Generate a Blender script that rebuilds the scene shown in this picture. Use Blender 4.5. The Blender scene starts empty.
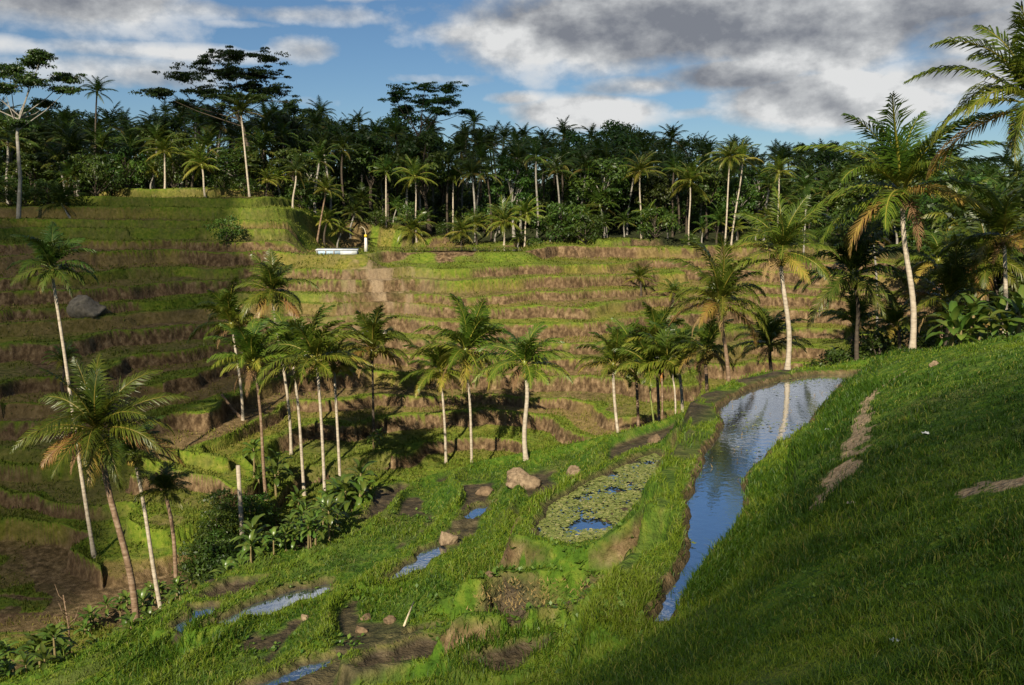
import bpy, math, random
import numpy as np

random.seed(7)
RNG = np.random.default_rng(11)
scene = bpy.context.scene
COL = scene.collection
F = 887.0
PITCH = math.atan((342.5 - 220) / F)
CP, SP = math.cos(PITCH), math.sin(PITCH)


def ray(u, v):
    """direction of a line of sight, one unit deep along the camera axis"""
    a = (u - 512) / F
    b = (342.5 - v) / F
    return np.array([a, CP + b * SP, -SP + b * CP])


def pz(u, v, z):
    d = ray(u, v)
    return d * (z / d[2])


def pt(u, v, t):
    return ray(u, v) * t


# ------------------------------------------------------------------ noise
def _hash(ix, iy, seed):
    n = (ix * 374761393 + iy * 668265263 + seed * 974634721) & 0xFFFFFFFF
    n = ((n ^ (n >> 13)) * 1274126177) & 0xFFFFFFFF
    n = n ^ (n >> 16)
    return (n & 0xFFFF) / 65535.0


def vnoise(x, y, seed=0):
    x = np.asarray(x, float); y = np.asarray(y, float)
    ix = np.floor(x).astype(np.int64); iy = np.floor(y).astype(np.int64)
    fx = x - ix; fy = y - iy
    fx = fx * fx * (3 - 2 * fx); fy = fy * fy * (3 - 2 * fy)
    a = _hash(ix, iy, seed); b = _hash(ix + 1, iy, seed)
    c = _hash(ix, iy + 1, seed); d = _hash(ix + 1, iy + 1, seed)
    return (a + (b - a) * fx) * (1 - fy) + (c + (d - c) * fx) * fy


def fbm(x, y, seed=0, octs=4):
    s = 0; a = .5; t = 0
    for k in range(octs):
        s = s + a * vnoise(x * 2 ** k + 13.7 * k, y * 2 ** k - 7.1 * k, seed + k)
        t += a; a *= .5
    return s / t          # 0..1


def sstep(a, b, x):
    t = np.clip((x - a) / (b - a), 0, 1)
    return t * t * (3 - 2 * t)


# ------------------------------------------------------------------ smooth surfaces through surveyed points
class RBF:
    def __init__(self, pts, c, lam=0.3):
        P = np.array(pts, float)
        self.xy = P[:, :2]; self.c = c
        n = len(P)
        D = np.hypot(P[:, None, 0] - P[None, :, 0], P[:, None, 1] - P[None, :, 1])
        A = np.zeros((n + 3, n + 3))
        A[:n, :n] = np.sqrt(D * D + c * c) - lam * np.eye(n)
        A[:n, n] = 1; A[:n, n + 1] = P[:, 0]; A[:n, n + 2] = P[:, 1]
        A[n:, :n] = A[:n, n:].T
        self.w = np.linalg.solve(A, np.concatenate([P[:, 2], np.zeros(3)]))
        self.n = n

    def __call__(self, x, y):
        x = np.asarray(x, float); y = np.asarray(y, float)
        z = self.w[self.n] + self.w[self.n + 1] * x + self.w[self.n + 2] * y
        for k in range(self.n):
            z = z + self.w[k] * np.sqrt((x - self.xy[k, 0]) ** 2 + (y - self.xy[k, 1]) ** 2 + self.c ** 2)
        return z


near_pts = [tuple(pz(*p)) for p in [
    (1024, 685, -3.1), (900, 685, -3.6), (760, 685, -4.5), (650, 685, -5.9), (1024, 345, -3.6), (1024, 500, -3.5),
    (950, 400, -4.1), (880, 357, -4.8), (850, 470, -5.0), (800, 560, -5.0), (900, 560, -4.2), (880, 400, -4.9),
    (720, 600, -5.7), (690, 640, -5.7), (800, 490, -5.6), (960, 350, -4.0),
    (700, 470, -6.9), (690, 520, -6.9), (745, 520, -6.7), (775, 455, -6.6), (800, 430, -6.5), (750, 390, -6.9),
    (715, 415, -7.0), (838, 392, -6.2), (620, 600, -8.3), (640, 628, -7.3), (622, 655, -8.0), (642, 575, -7.9),
    (655, 470, -8.6), (600, 500, -9.0), (540, 585, -9.5), (440, 600, -10.4), (420, 555, -11.6), (320, 660, -10.9),
    (265, 600, -13.2), (130, 640, -16.2), (20, 685, -17.4), (250, 560, -15.6), (360, 510, -15.3), (480, 480, -14.0),
    (560, 455, -12.3), (640, 430, -9.9), (700, 405, -7.9), (740, 388, -7.0), (512, 685, -8.5), (600, 660, -9.6)]]
near_pts += [(-13, 47, -20.5), (0, 57, -21), (10, 53, -16), (20, 56, -12), (-26, 41, -22.5), (30, 60, -14), (14, 45, -8.4),
             (20, 42, -6.2), (28, 36, -5), (35, 25, -3.5), (18, 32, -4.8), (0, 0, -2.5), (10, 0, -2), (-10, 5, -7),
             (-20, 10, -12), (-35, 25, -20), (20, -20, -1.5), (-20, -20, -6), (0, -30, -1), (40, 0, -2), (60, 40, -9),
             (60, 70, -20), (100, 60, -14), (-80, 20, -26), (-60, -20, -16), (-45, 40, -25), (5.5, 48, -13.2)]
NEAR = RBF(near_pts, 3.0)

far_pts = [tuple(pt(*p)) for p in [
    (480, 478, 74), (480, 440, 79), (480, 400, 84.5), (480, 350, 91), (480, 300, 99), (480, 262, 106), (480, 250, 118),
    (480, 246, 132), (380, 262, 106), (380, 249, 120), (380, 300, 97), (380, 350, 89), (380, 400, 82), (380, 460, 74),
    (50, 570, 55), (0, 520, 59), (150, 480, 64), (200, 430, 70), (0, 420, 67), (0, 350, 77), (0, 290, 87), (0, 240, 98),
    (60, 600, 52), (150, 540, 58), (100, 420, 71), (100, 350, 80), (100, 290, 90), (100, 240, 101), (180, 200, 112), (200, 250, 103),
    (290, 214, 113), (250, 203, 113), (345, 250, 114), (300, 440, 74), (300, 400, 79), (300, 350, 87), (300, 300, 95),
    (300, 262, 103), (200, 350, 82), (200, 300, 92), (640, 430, 73), (640, 400, 77.5), (640, 350, 88), (560, 445, 77), (560, 400, 83), (640, 300, 101), (640, 262, 120),
    (560, 250, 124), (720, 330, 97), (720, 400, 79), (820, 400, 84), (820, 345, 98), (820, 290, 113), (820, 245, 136),
    (700, 243, 140), (950, 330, 82), (1000, 260, 112), (900, 240, 135), (60, 205, 112)]]
far_pts += [(-90, 120, 2), (-70, 135, 4), (-30, 140, 1), (0, 150, -1), (40, 155, -1), (80, 150, -1), (130, 130, 0), (0, 220, 7),
            (-90, 220, 10), (90, 220, 7), (0, 320, 13), (-150, 320, 16), (150, 320, 12), (-100, 70, -14), (-75, 55, -17),
            (0, 20, -48), (-40, 20, -36), (30, 30, -45), (60, 70, -22), (100, 60, -20), (0, 55, -29), (-25, 50, -23.2), (25, 58, -27)]
FAR = RBF(far_pts, 5.0)

# ------------------------------------------------------------------ paddies and ponds (outline, water level, bund width, bund height)
PX, PY = [15, 20, 25, 30, 36, 40, 48], [2.9, 4.9, 6.6, 8.5, 11, 15, 21]


def near_base(x, y, parts=False):
    z = NEAR(x, y)
    xl = np.interp(y, PX, PY, left=2.9) - np.maximum(0, 15 - y) * .35
    m = sstep(-.8, -2.6, x - xl)                              # left of the pond: rough terrace steps
    m = m * (1 - .92 * np.exp(-((x - 1.6) / 4.2) ** 2 - ((y - 23.5) / 6.0) ** 2))
    zc = z + (fbm(x * .10, y * .10, 3, 3) - .5) * 2.4
    st = 1.15
    L = zc / st; k = np.floor(L); fr = L - k
    q = st * (k + .12 * fr + .88 * sstep(.60, 1.0, fr)) + (z - zc) * .55
    lip = .30 * np.exp(-((fr - .07) / .07) ** 2)
    z = z + m * (.9 * (q - z) + lip)
    far_off = np.maximum(0, y - 66) * .6
    z = z - far_off
    rough = (fbm(x * .5, y * .5, 21, 3) - .5) * .34 + (fbm(x * 1.7, y * 1.7, 22, 3) - .5) * .20
    z = z + rough * (0.7 - .2 * m)
    if parts:
        rim = m * np.exp(-((fr - .06) / .09) ** 2)
        bed = m * sstep(.15, .2, fr) * sstep(.62, .54, fr)
        return z, rim, bed
    return z


def ray_hit(u, v, func, t0=3.0, t1=330.0, n=3200):
    d = ray(u, v)
    t = t0 * (t1 / t0) ** np.linspace(0, 1, n)
    below = func(d[0] * t, d[1] * t) > d[2] * t
    i = int(np.argmax(below))
    if not below[i]:
        i = n - 1
    return d * t[i]


FLATS = []


def flat(poly, z=None, bw=.45, bh=.14, kind='mud', depth=.16):
    if z is None:
        c = np.mean(np.array(poly, float), 0)
        z = float(ray_hit(c[0], c[1], lambda a, b: near_base(a, b), 8, 70)[2])
    P = np.array([pz(u, v, z)[:2] for u, v in poly])
    FLATS.append(dict(P=P, z=z, bw=bw, bh=bh, kind=kind, depth=depth))


flat([(648, 628), (668, 586), (684, 552), (690, 515), (687, 498), (697, 475), (702, 455), (718, 438), (722, 424), (714, 412),
      (730, 398), (752, 388), (785, 378), (815, 374), (862, 373), (868, 376), (842, 384), (824, 404), (808, 428), (782, 444),
      (752, 470), (746, 482), (748, 512), (738, 528), (712, 558), (690, 590), (668, 628)], -7.0, .95, .16, 'pond', .3)
flat([(530, 538), (545, 508), (585, 482), (630, 462), (655, 452), (664, 458), (656, 500), (640, 522), (612, 542), (570, 548)],
     -9.0, .42, .17, 'lily', .12)
flat([(440, 606), (478, 586), (505, 577), (560, 577), (612, 580), (634, 584), (600, 600), (545, 610), (480, 615)], -9.42, .3, .1, 'mud', .1)
flat([(578, 642), (600, 633), (637, 633), (633, 668), (606, 660)], -9.75, .3, .12, 'pond', .16)
flat([(205, 628), (240, 606), (290, 590), (337, 580), (330, 594), (285, 608), (240, 624)], None, .35, .16, 'pond', .16)
flat([(165, 632), (190, 608), (222, 604), (200, 640)], None, .3, .14, 'pond', .16)
flat([(190, 600), (230, 581), (300, 571), (280, 584), (220, 599)], None, .35, .14, 'mud', .16)
flat([(380, 584), (398, 564), (440, 541), (458, 534), (442, 556), (412, 576)], None, .4, .12, 'pond', .16)
flat([(362, 522), (375, 494), (400, 484), (416, 493), (387, 516)], None, .4, .14, 'mud', .16)
flat([(455, 522), (474, 506), (494, 503), (476, 522)], None, .3, .12, 'pond', .16)
flat([(400, 641), (418, 628), (440, 624), (430, 638)], None, .3, .1, 'pond', .16)
flat([(240, 690), (300, 662), (338, 654), (332, 666), (290, 690)], None, .3, .12, 'pond', .16)
flat([(470, 664), (520, 640), (560, 636), (545, 654), (500, 670)], None, .4, .12, 'mud', .12)
flat([(360, 655), (420, 640), (500, 632), (570, 622), (560, 632), (470, 648), (400, 664), (365, 668)], None, .3, .1, 'mud', .1)


def sdf(P, x, y):
    d = np.full(x.shape, 1e9); ins = np.zeros(x.shape, bool)
    n = len(P)
    for i in range(n):
        ax, ay = P[i]; bx, by = P[(i + 1) % n]
        ex, ey = bx - ax, by - ay
        t = np.clip(((x - ax) * ex + (y - ay) * ey) / (ex * ex + ey * ey + 1e-9), 0, 1)
        d = np.minimum(d, np.hypot(x - ax - t * ex, y - ay - t * ey))
        cond = ((ay > y) != (by > y))
        with np.errstate(divide='ignore', invalid='ignore'):
            xi = ax + (y - ay) / (by - ay if by != ay else 1e-9) * ex
        ins ^= cond & (x < xi)
    return np.where(ins, -d, d)


def shore(f, xs, ys):
    w = .16 if f is FLATS[0] else (.22 if any(f is q for q in FLATS[1:4]) else .4)
    return sdf(f['P'], xs, ys) + (fbm(xs * 1.3, ys * 1.3, 31, 4) - .5) * 2 * w


PLZ = -4.0
PLATEAU = np.array([pt(u, 246, t)[:2] for u, t in [(306, 103.2), (364, 103.2), (368, 110), (526, 111), (530, 131), (340, 131), (306, 112)]])
PATH_PX = [((905, 372), .10), ((868, 398), .14), ((858, 432), .22), ((848, 462), .32), ((828, 490), .24), ((814, 508), .08)]
BARE_PX = [((1005, 484), .75), ((925, 640), .0)]
NB_STEP = [1.25, 1.7, 1.35, 1.0, 1.55, 1.2, 1.85, 1.1, 1.5, 1.05, 1.65, 1.3]
LEV = np.concatenate([[0], np.cumsum(NB_STEP * 3)]) - 30.0       # irregular terrace heights


def height(x, y, masks=False):
    """terrain height; masks: soil, mud, tone (far plot colour, near sunlit rims), forest floor"""
    x = np.atleast_1d(np.asarray(x, float)); y = np.atleast_1d(np.asarray(y, float))
    zn, bundm, bed = near_base(x, y, True)
    soil_n = np.zeros(x.shape)
    mud = bed * sstep(.53, .58, fbm(x * .35, y * .35, 51, 4) + .06 * fbm(x * 3, y * 3, 52, 2)) * sstep(52, 46, y)
    zn = zn - .05 * mud
    for f in FLATS:
        P = f['P']; m = 3.5
        sel = (x > P[:, 0].min() - m) & (x < P[:, 0].max() + m) & (y > P[:, 1].min() - m) & (y < P[:, 1].max() + m)
        if not sel.any():
            continue
        xs, ys = x[sel], y[sel]
        d = shore(f, xs, ys)
        zf = f['z']; base = zn[sel]
        bund = zf + f['bh'] + (fbm(xs * .9, ys * .9, 33, 3) - .5) * .12
        z_in = zf - f['depth'] + (bund - zf + f['depth']) * sstep(-.3, .12, d)
        z_in = z_in + (fbm(xs * 1.6, ys * 1.6, 37, 3) - .42) * (.34 if f['kind'] == 'lily' else .12) * (f is not FLATS[0]) * sstep(-.1, -.5, d)
        diff = base - bund
        rw = np.where(diff > 0, np.clip(diff * .25, .18, .5), np.clip(-diff * .55, .25, 1.3))
        k = sstep(f['bw'], f['bw'] + rw, d)
        # keep ground that is already higher right to the water's edge (no bund cut into the bank)
        zz = np.where(d < .12, z_in, bund + (base - bund) * k)
        zn[sel] = zz
        wall = k * (1 - k) * 4 * np.clip(np.abs(diff) * 1.5 - .55, 0, 1) * (fbm(xs * .7, ys * .7, 35) > .44) * (f['kind'] == 'lily' or f is FLATS[2])
        edge = sstep(-.2, -.02, d) * (1 - sstep(.06, .14, d)) * (1.0 if f is FLATS[0] else .55)
        zn[sel] += wall * (k < .55) * (fbm(xs * 2.5, ys * 2.5, 38, 3) - .5) * .35
        soil_n[sel] = np.maximum(soil_n[sel] * (d > .2), np.maximum(wall, edge * .9))
        if f['kind'] != 'none':
            mud[sel] = np.maximum(mud[sel] * (d > .05), 1 - sstep(-.12, .02, d))
        bundm[sel] = np.maximum(bundm[sel], sstep(0, .15, d) * (1 - sstep(f['bw'], f['bw'] + .3, d)))
    # ---- far hillside
    zs = FAR(x, y)
    pl = sdf(PLATEAU, x, y) if PLATEAU is not None else 9.
    pk = sstep(2.5, -.5, pl)
    wob = (fbm(x * .045, y * .045, 5) - .5) * 5.4 + (fbm(x * .16, y * .16, 6, 3) - .5) * 1.1
    wob = wob + sstep(-10, -22, x) * sstep(80, 62, y) * (fbm(x * .10, y * .10, 7, 3) - .5) * 8.5
    zc = zs + wob
    k = np.clip(np.searchsorted(LEV, zc) - 1, 0, len(LEV) - 2)
    lo = LEV[k]; st = LEV[k + 1] - lo
    fr = (zc - lo) / st
    jag = (fbm(x * .5, y * .5, 8, 3) - .5) * .11 + (fbm(x * 1.6, y * 1.6, 19, 3) - .5) * .05
    jag = jag * (1 - .7 * sstep(-8, -26, x) * sstep(80, 62, y))
    kind = vnoise(x * .045 + k * 7.3, y * .045 + k * 3.1, 9)      # how each bank is cut along its length
    rs = np.clip(.60 + .22 * (kind - .5), .4, .8) + jag              # where the bank starts
    rw = np.where(kind > .24, .055, .26)
    ris = sstep(rs, rs + rw, fr)
    up = sstep(rs + rw, 1.02, fr)
    prof = .22 * np.minimum(fr / rs, 1) + .74 * ris + .04 * up
    # the tread continues level behind the bank, the lip stands a little proud
    lip = .22 * np.exp(-((fr - rs - rw - .05) / .05) ** 2)
    zt = lo + st * prof - wob * .35 + lip
    hump = sstep(-3.2, -1.5, zs)
    terr = sstep(9, 3.5, zs) * sstep(150, 138, np.hypot(x, y))
    plateau = sstep(-5.0, -3.6, zs)
    zt = zs + terr * (zt - zs)
    zt = zt * (1 - pk) + PLZ * pk
    zt = zt + (fbm(x * .35, y * .35, 41, 3) - .5) * .3 * (1 - pk) + (fbm(x * 1.5, y * 1.5, 42, 2) - .5) * .12
    floorz = -22.5 + .8 * sstep(-8, -20, x) + (fbm(x * .1, y * .1, 43) - .5) * .8
    zt = np.maximum(zt, np.where(y > 20, floorz, -60))
    h = np.clip(.5 + .5 * (zn - zt) / .7, 0, 1)
    z = zt + (zn - zt) * h + .7 * h * (1 - h) * .5
    if not masks:
        return z
    isn = (zn > zt).astype(float)
    soil_f = sstep(rs - .09, rs - .02, fr) * (1 - sstep(rs + rw * .95, rs + rw * 1.25, fr)) * terr
    grown = vnoise(x * .09 + 3 * k, y * .09, 12)
    soil_f = soil_f * (1 - .75 * hump) * sstep(.22, .30, grown) * np.where(kind > .24, 1, .45)
    # ploughed or stubble plots
    cell = vnoise(x * .035 + k * 5.7, y * .05 + k * 9.1, 14)
    ris = np.where(pk > .3, 0, ris)
    plot = np.clip((cell - .52 + .12 * sstep(-12, -25, x)) * 5, 0, 1) * (fr < rs) * terr * (fbm(x * .3, y * .3, 15) + .25)
    slide = np.exp(-(((x - pt(380, 285, 99)[0]) / 4.2) ** 2 + ((y - 99) / 6.5) ** 2)) * (fbm(x * .4, y * .4, 16) > .38)
    floor_m = (zt < floorz + .5) * sstep(66, 62, y) * (fbm(x * .18, y * .18, 44, 3) > .44)
    soil_f = np.clip(np.maximum(np.maximum(soil_f, plot * .8), np.maximum(slide, floor_m * .9)), 0, 1)
    tone = vnoise(x * .05 + k * 3.3, y * .05 + k * 1.7, 17)
    lipz = np.maximum(sstep(rs + rw * .9, rs + rw * 1.2, fr), sstep(.07, .03, fr)) * terr
    tone = tone * (1 - lipz) + .22 * lipz
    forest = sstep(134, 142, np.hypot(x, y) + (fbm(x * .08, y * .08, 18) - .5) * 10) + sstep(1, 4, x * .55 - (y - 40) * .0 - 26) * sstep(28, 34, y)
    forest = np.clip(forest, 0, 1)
    soil = np.where(isn > .5, soil_n, soil_f)
    ton = np.where(isn > .5, bundm, np.clip(.36 + .9 * (tone - .3), 0, 1))  # near tone marks bund rims, brightened in colour as if sunlit
    global _SLIDE
    _SLIDE = slide * (1 - isn) * terr
    return z, soil, mud * isn, ton, forest * (1 - isn * (y < 50)), isn


def ground(x, y):
    return float(height(x, y)[0])


def hit(u, v, t0=5.0):
    return ray_hit(u, v, height, t0)


# ------------------------------------------------------------------ mesh helpers
def mesh_np(name, V, quads=None, tris=None, mats=(), smooth=False, attrs=None):
    me = bpy.data.meshes.new(name)
    V = np.asarray(V, np.float32).reshape(-1, 3)
    me.vertices.add(len(V)); me.vertices.foreach_set('co', V.ravel())
    loops = []; tot = []
    if quads is not None and len(quads):
        q = np.asarray(quads, np.int32); loops.append(q.ravel()); tot.append(np.full(len(q), 4, np.int32))
    if tris is not None and len(tris):
        t = np.asarray(tris, np.int32); loops.append(t.ravel()); tot.append(np.full(len(t), 3, np.int32))
    lv = np.concatenate(loops); lt = np.concatenate(tot)
    me.loops.add(len(lv)); me.loops.foreach_set('vertex_index', lv)
    me.polygons.add(len(lt))
    ls = np.zeros(len(lt), np.int32); ls[1:] = np.cumsum(lt)[:-1]
    me.polygons.foreach_set('loop_start', ls)
    me.polygons.foreach_set('loop_total', lt)
    if smooth:
        me.polygons.foreach_set('use_smooth', np.ones(len(lt), bool))
    for k, a in (attrs or {}).items():
        at = me.attributes.new(k, 'FLOAT', 'POINT'); at.data.foreach_set('value', np.asarray(a, np.float32))
    for m in mats:
        me.materials.append(m)
    me.update(calc_edges=True)
    return me


class MB:
    """collects vertices, faces and a tone per vertex"""
    def __init__(s):
        s.v = []; s.q = []; s.t = []; s.a = []

    def add(s, verts, quads=(), tris=(), tone=0.0):
        b = len(s.v)
        s.v.extend([tuple(p) for p in verts])
        s.a.extend([tone] * len(verts) if np.isscalar(tone) else list(tone))
        s.q.extend([tuple(b + i for i in f) for f in quads])
        s.t.extend([tuple(b + i for i in f) for f in tris])

    def tube(s, pts, rad, n=8, tone=0.0, cap=True):
        pts = [np.array(p, float) for p in pts]
        V = []; prev = None
        for i, p in enumerate(pts):
            d = pts[min(i + 1, len(pts) - 1)] - pts[max(i - 1, 0)]
            d = d / (np.linalg.norm(d) + 1e-9)
            r = np.array([1, 0, 0.]) if prev is None else prev
            if abs(d @ r) > .95 and prev is None:
                r = np.array([0, 1, 0.])
            a = r - d * (d @ r); a /= np.linalg.norm(a) + 1e-9
            prev = a; b = np.cross(d, a)
            for k in range(n):
                th = 2 * math.pi * k / n
                V.append(p + (a * math.cos(th) + b * math.sin(th)) * rad[i])
        Q = []
        for i in range(len(pts) - 1):
            for k in range(n):
                Q.append((i * n + k, i * n + (k + 1) % n, (i + 1) * n + (k + 1) % n, (i + 1) * n + k))
        T = []
        if cap:
            V.append(pts[0]); V.append(pts[-1])
            c0, c1 = len(V) - 2, len(V) - 1
            m = (len(pts) - 1) * n
            for k in range(n):
                T.append((c0, (k + 1) % n, k)); T.append((c1, m + k, m + (k + 1) % n))
        s.add(V, Q, T, tone)

    def mesh(s, name, mat, smooth=False):
        return mesh_np(name, s.v, s.q, s.t, [mat], smooth, {'tone': s.a})


def link(name, me, parent=None, loc=(0, 0, 0)):
    o = bpy.data.objects.new(name, me); COL.objects.link(o)
    o.location = loc
    if parent:
        o.parent = parent
    return o


def tag(o, label=None, cat=None, group=None, kind=None):
    if label: o['label'] = label
    if cat: o['category'] = cat
    if group: o['group'] = group
    if kind: o['kind'] = kind
    return o


def empty(name, loc, rz=0, sc=1.0):
    o = bpy.data.objects.new(name, None); COL.objects.link(o)
    o.empty_display_size = .3
    o.location = loc; o.rotation_euler = (0, 0, rz); o.scale = (sc, sc, sc)
    return o


def dup(root, loc, rz=0, sc=1.0):
    r = root.copy(); COL.objects.link(r)
    r.location = loc; r.rotation_euler = (0, 0, rz); r.scale = (sc, sc, sc)
    for ch in list(root.children):
        c = ch.copy(); COL.objects.link(c); c.parent = r
    return r


# ------------------------------------------------------------------ materials
def new_mat(name):
    m = bpy.data.materials.new(name); m.use_nodes = True
    nt = m.node_tree; nt.nodes.clear()
    out = nt.nodes.new('ShaderNodeOutputMaterial')
    return m, nt, out


def N(nt, t, **kw):
    n = nt.nodes.new(t)
    for k, v in kw.items():
        setattr(n, k, v)
    return n


def mixc(nt, fac, a, b, blend='MIX'):
    n = nt.nodes.new('ShaderNodeMix'); n.data_type = 'RGBA'; n.blend_type = blend
    for sock, val in ((0, fac), (6, a), (7, b)):
        if hasattr(val, 'links') or hasattr(val, 'is_linked'):
            nt.links.new(val, n.inputs[sock])
        elif isinstance(val, (int, float)):
            n.inputs[sock].default_value = val
        else:
            n.inputs[sock].default_value = (*val, 1)
    return n.outputs[2]


def math_(nt, op, a, b=None, c=None, clamp=False):
    n = nt.nodes.new('ShaderNodeMath'); n.operation = op; n.use_clamp = clamp
    for i, val in enumerate((a, b, c)):
        if val is None: continue
        if hasattr(val, 'is_linked'): nt.links.new(val, n.inputs[i])
        else: n.inputs[i].default_value = val
    return n.outputs[0]


def noise(nt, scale, detail=4, rough=.55, vec=None, coord='Object'):
    n = nt.nodes.new('ShaderNodeTexNoise'); n.inputs['Scale'].default_value = scale
    n.inputs['Detail'].default_value = detail; n.inputs['Roughness'].default_value = rough
    if vec is None:
        tc = nt.nodes.new('ShaderNodeTexCoord'); vec = tc.outputs[coord]
    nt.links.new(vec, n.inputs['Vector'])
    return n.outputs['Fac']


def ramp(nt, fac, stops):
    n = nt.nodes.new('ShaderNodeValToRGB')
    el = n.color_ramp.elements
    while len(el) < len(stops): el.new(.5)
    for e, (p, c) in zip(el, stops):
        e.position = p; e.color = (*c, 1) if len(c) == 3 else c
    nt.links.new(fac, n.inputs[0])
    return n.outputs[0]


def maprange(nt, v, a, b, c=0., d=1.):
    n = nt.nodes.new('ShaderNodeMapRange'); n.clamp = True
    nt.links.new(v, n.inputs[0])
    for i, x in enumerate((a, b, c, d)): n.inputs[i + 1].default_value = x
    return n.outputs[0]


def attr(nt, name):
    n = nt.nodes.new('ShaderNodeAttribute'); n.attribute_name = name
    return n.outputs['Fac']


def bump(nt, h, strength, dist):
    n = nt.nodes.new('ShaderNodeBump'); n.inputs['Strength'].default_value = strength
    n.inputs['Distance'].default_value = dist
    nt.links.new(h, n.inputs['Height'])
    return n.outputs[0]


def finish(nt, out, col, rough=.9, spec=.2, nrm=None):
    p = nt.nodes.new('ShaderNodeBsdfPrincipled')
    if hasattr(col, 'is_linked'): nt.links.new(col, p.inputs['Base Color'])
    else: p.inputs['Base Color'].default_value = (*col, 1)
    if hasattr(rough, 'is_linked'): nt.links.new(rough, p.inputs['Roughness'])
    else: p.inputs['Roughness'].default_value = rough
    p.inputs['Specular IOR Level'].default_value = spec
    if nrm: nt.links.new(nrm, p.inputs['Normal'])
    nt.links.new(p.outputs[0], out.inputs[0])
    return p


def terrain_material():
    m, nt, out = new_mat('terrain')
    n1 = noise(nt, .35, 5); n2 = noise(nt, 3.0, 4); n3 = noise(nt, 14, 3); n4 = noise(nt, .09, 3)
    tone = attr(nt, 'tone'); near = attr(nt, 'near')
    gN = ramp(nt, n2, [(.3, (.022, .058, .005)), (.5, (.055, .115, .009)), (.72, (.14, .17, .022))])
    gN = mixc(nt, math_(nt, 'MULTIPLY', tone, .12), gN, (.15, .21, .016))
    gF0 = ramp(nt, n2, [(.3, (.095, .105, .014)), (.55, (.185, .165, .030)), (.75, (.27, .21, .07))])
    gF1 = ramp(nt, n2, [(.3, (.060, .110, .008)), (.55, (.13, .175, .015)), (.75, (.21, .215, .035))])
    gF2 = ramp(nt, n2, [(.3, (.125, .082, .034)), (.6, (.21, .145, .062)), (.8, (.29, .21, .10))])
    gF = mixc(nt, maprange(nt, tone, .35, .55), gF1, gF0)
    gF = mixc(nt, maprange(nt, tone, .58, .78, 0, .85), gF, gF2)
    g = mixc(nt, near, gF, gN)
    g = mixc(nt, maprange(nt, n1, .48, .7, 0, .5), g, (.10, .082, .035))
    tc = N(nt, 'ShaderNodeTexCoord'); mp = N(nt, 'ShaderNodeMapping'); mp.inputs['Scale'].default_value = (1.5, 1.5, .9)
    nt.links.new(tc.outputs['Object'], mp.inputs[0])
    ns = noise(nt, 1.6, 5, .65, mp.outputs[0])
    soil = ramp(nt, ns, [(.28, (.030, .018, .009)), (.45, (.085, .053, .026)), (.6, (.19, .126, .066)), (.78, (.37, .265, .155))])
    soil = mixc(nt, maprange(nt, n4, .5, .7, 0, .4), soil, (.15, .092, .05))
    s_f = math_(nt, 'MULTIPLY', attr(nt, 'soil'), maprange(nt, n2, .22, .34))
    c = mixc(nt, s_f, g, soil)
    c = mixc(nt, attr(nt, 'mud'), c, ramp(nt, n2, [(.35, (.035, .027, .017)), (.55, (.075, .056, .032)), (.75, (.13, .10, .055))]))
    c = mixc(nt, attr(nt, 'path'), c, ramp(nt, n3, [(.3, (.19, .13, .075)), (.65, (.36, .27, .17))]))
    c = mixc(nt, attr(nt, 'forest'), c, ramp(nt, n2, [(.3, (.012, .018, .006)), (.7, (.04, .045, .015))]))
    h = math_(nt, 'ADD', n2, math_(nt, 'MULTIPLY', n3, .5))
    rough = maprange(nt, attr(nt, 'mud'), 0, 1, .95, .55)
    finish(nt, out, c, rough, .15, bump(nt, h, .8, .18))
    return m


def leaf_material(name, stops, trans=.35, rough=.42, spec=.35, nscale=0.0, vary=.3):
    """tone 0..1 along the stops; some light passes through the blades"""
    m, nt, out = new_mat(name)
    c = ramp(nt, attr(nt, 'tone'), stops)
    oi = N(nt, 'ShaderNodeObjectInfo')
    hs = N(nt, 'ShaderNodeHueSaturation')
    nt.links.new(maprange(nt, oi.outputs['Random'], 0, 1, .485, .515), hs.inputs['Hue'])
    hs.inputs['Saturation'].default_value = 1.0
    nt.links.new(maprange(nt, oi.outputs['Random'], 0, 1, 1 - vary, 1 + vary), hs.inputs['Value'])
    nt.links.new(c, hs.inputs['Color']); c = hs.outputs[0]
    p = finish(nt, out, c, rough, spec)
    t = N(nt, 'ShaderNodeBsdfTranslucent'); nt.links.new(mixc(nt, .6, c, (.16, .18, .02)), t.inputs[0])
    mx = N(nt, 'ShaderNodeMixShader'); mx.inputs[0].default_value = trans
    nt.links.new(p.outputs[0], mx.inputs[1]); nt.links.new(t.outputs[0], mx.inputs[2])
    nt.links.new(mx.outputs[0], out.inputs[0])
    return m


def bark_material(name, stops, sx=6., sz=9.):
    m, nt, out = new_mat(name)
    tc = N(nt, 'ShaderNodeTexCoord'); mp = N(nt, 'ShaderNodeMapping'); mp.inputs['Scale'].default_value = (1, 1, sz)
    nt.links.new(tc.outputs['Object'], mp.inputs[0])
    n = noise(nt, 1.2, 4, .6, mp.outputs[0]); n2 = noise(nt, sx, 3)
    c = ramp(nt, math_(nt, 'ADD', math_(nt, 'MULTIPLY', n, .6), math_(nt, 'MULTIPLY', n2, .4)), stops)
    finish(nt, out, c, .9, .15, bump(nt, n, .5, .05))
    return m


def plain_material(name, a, b, scale=4., rough=.85, spec=.2, bs=.4):
    m, nt, out = new_mat(name)
    n = noise(nt, scale, 5, .6)
    finish(nt, out, ramp(nt, n, [(.3, a), (.7, b)]), rough, spec, bump(nt, n, bs, .05))
    return m


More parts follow.
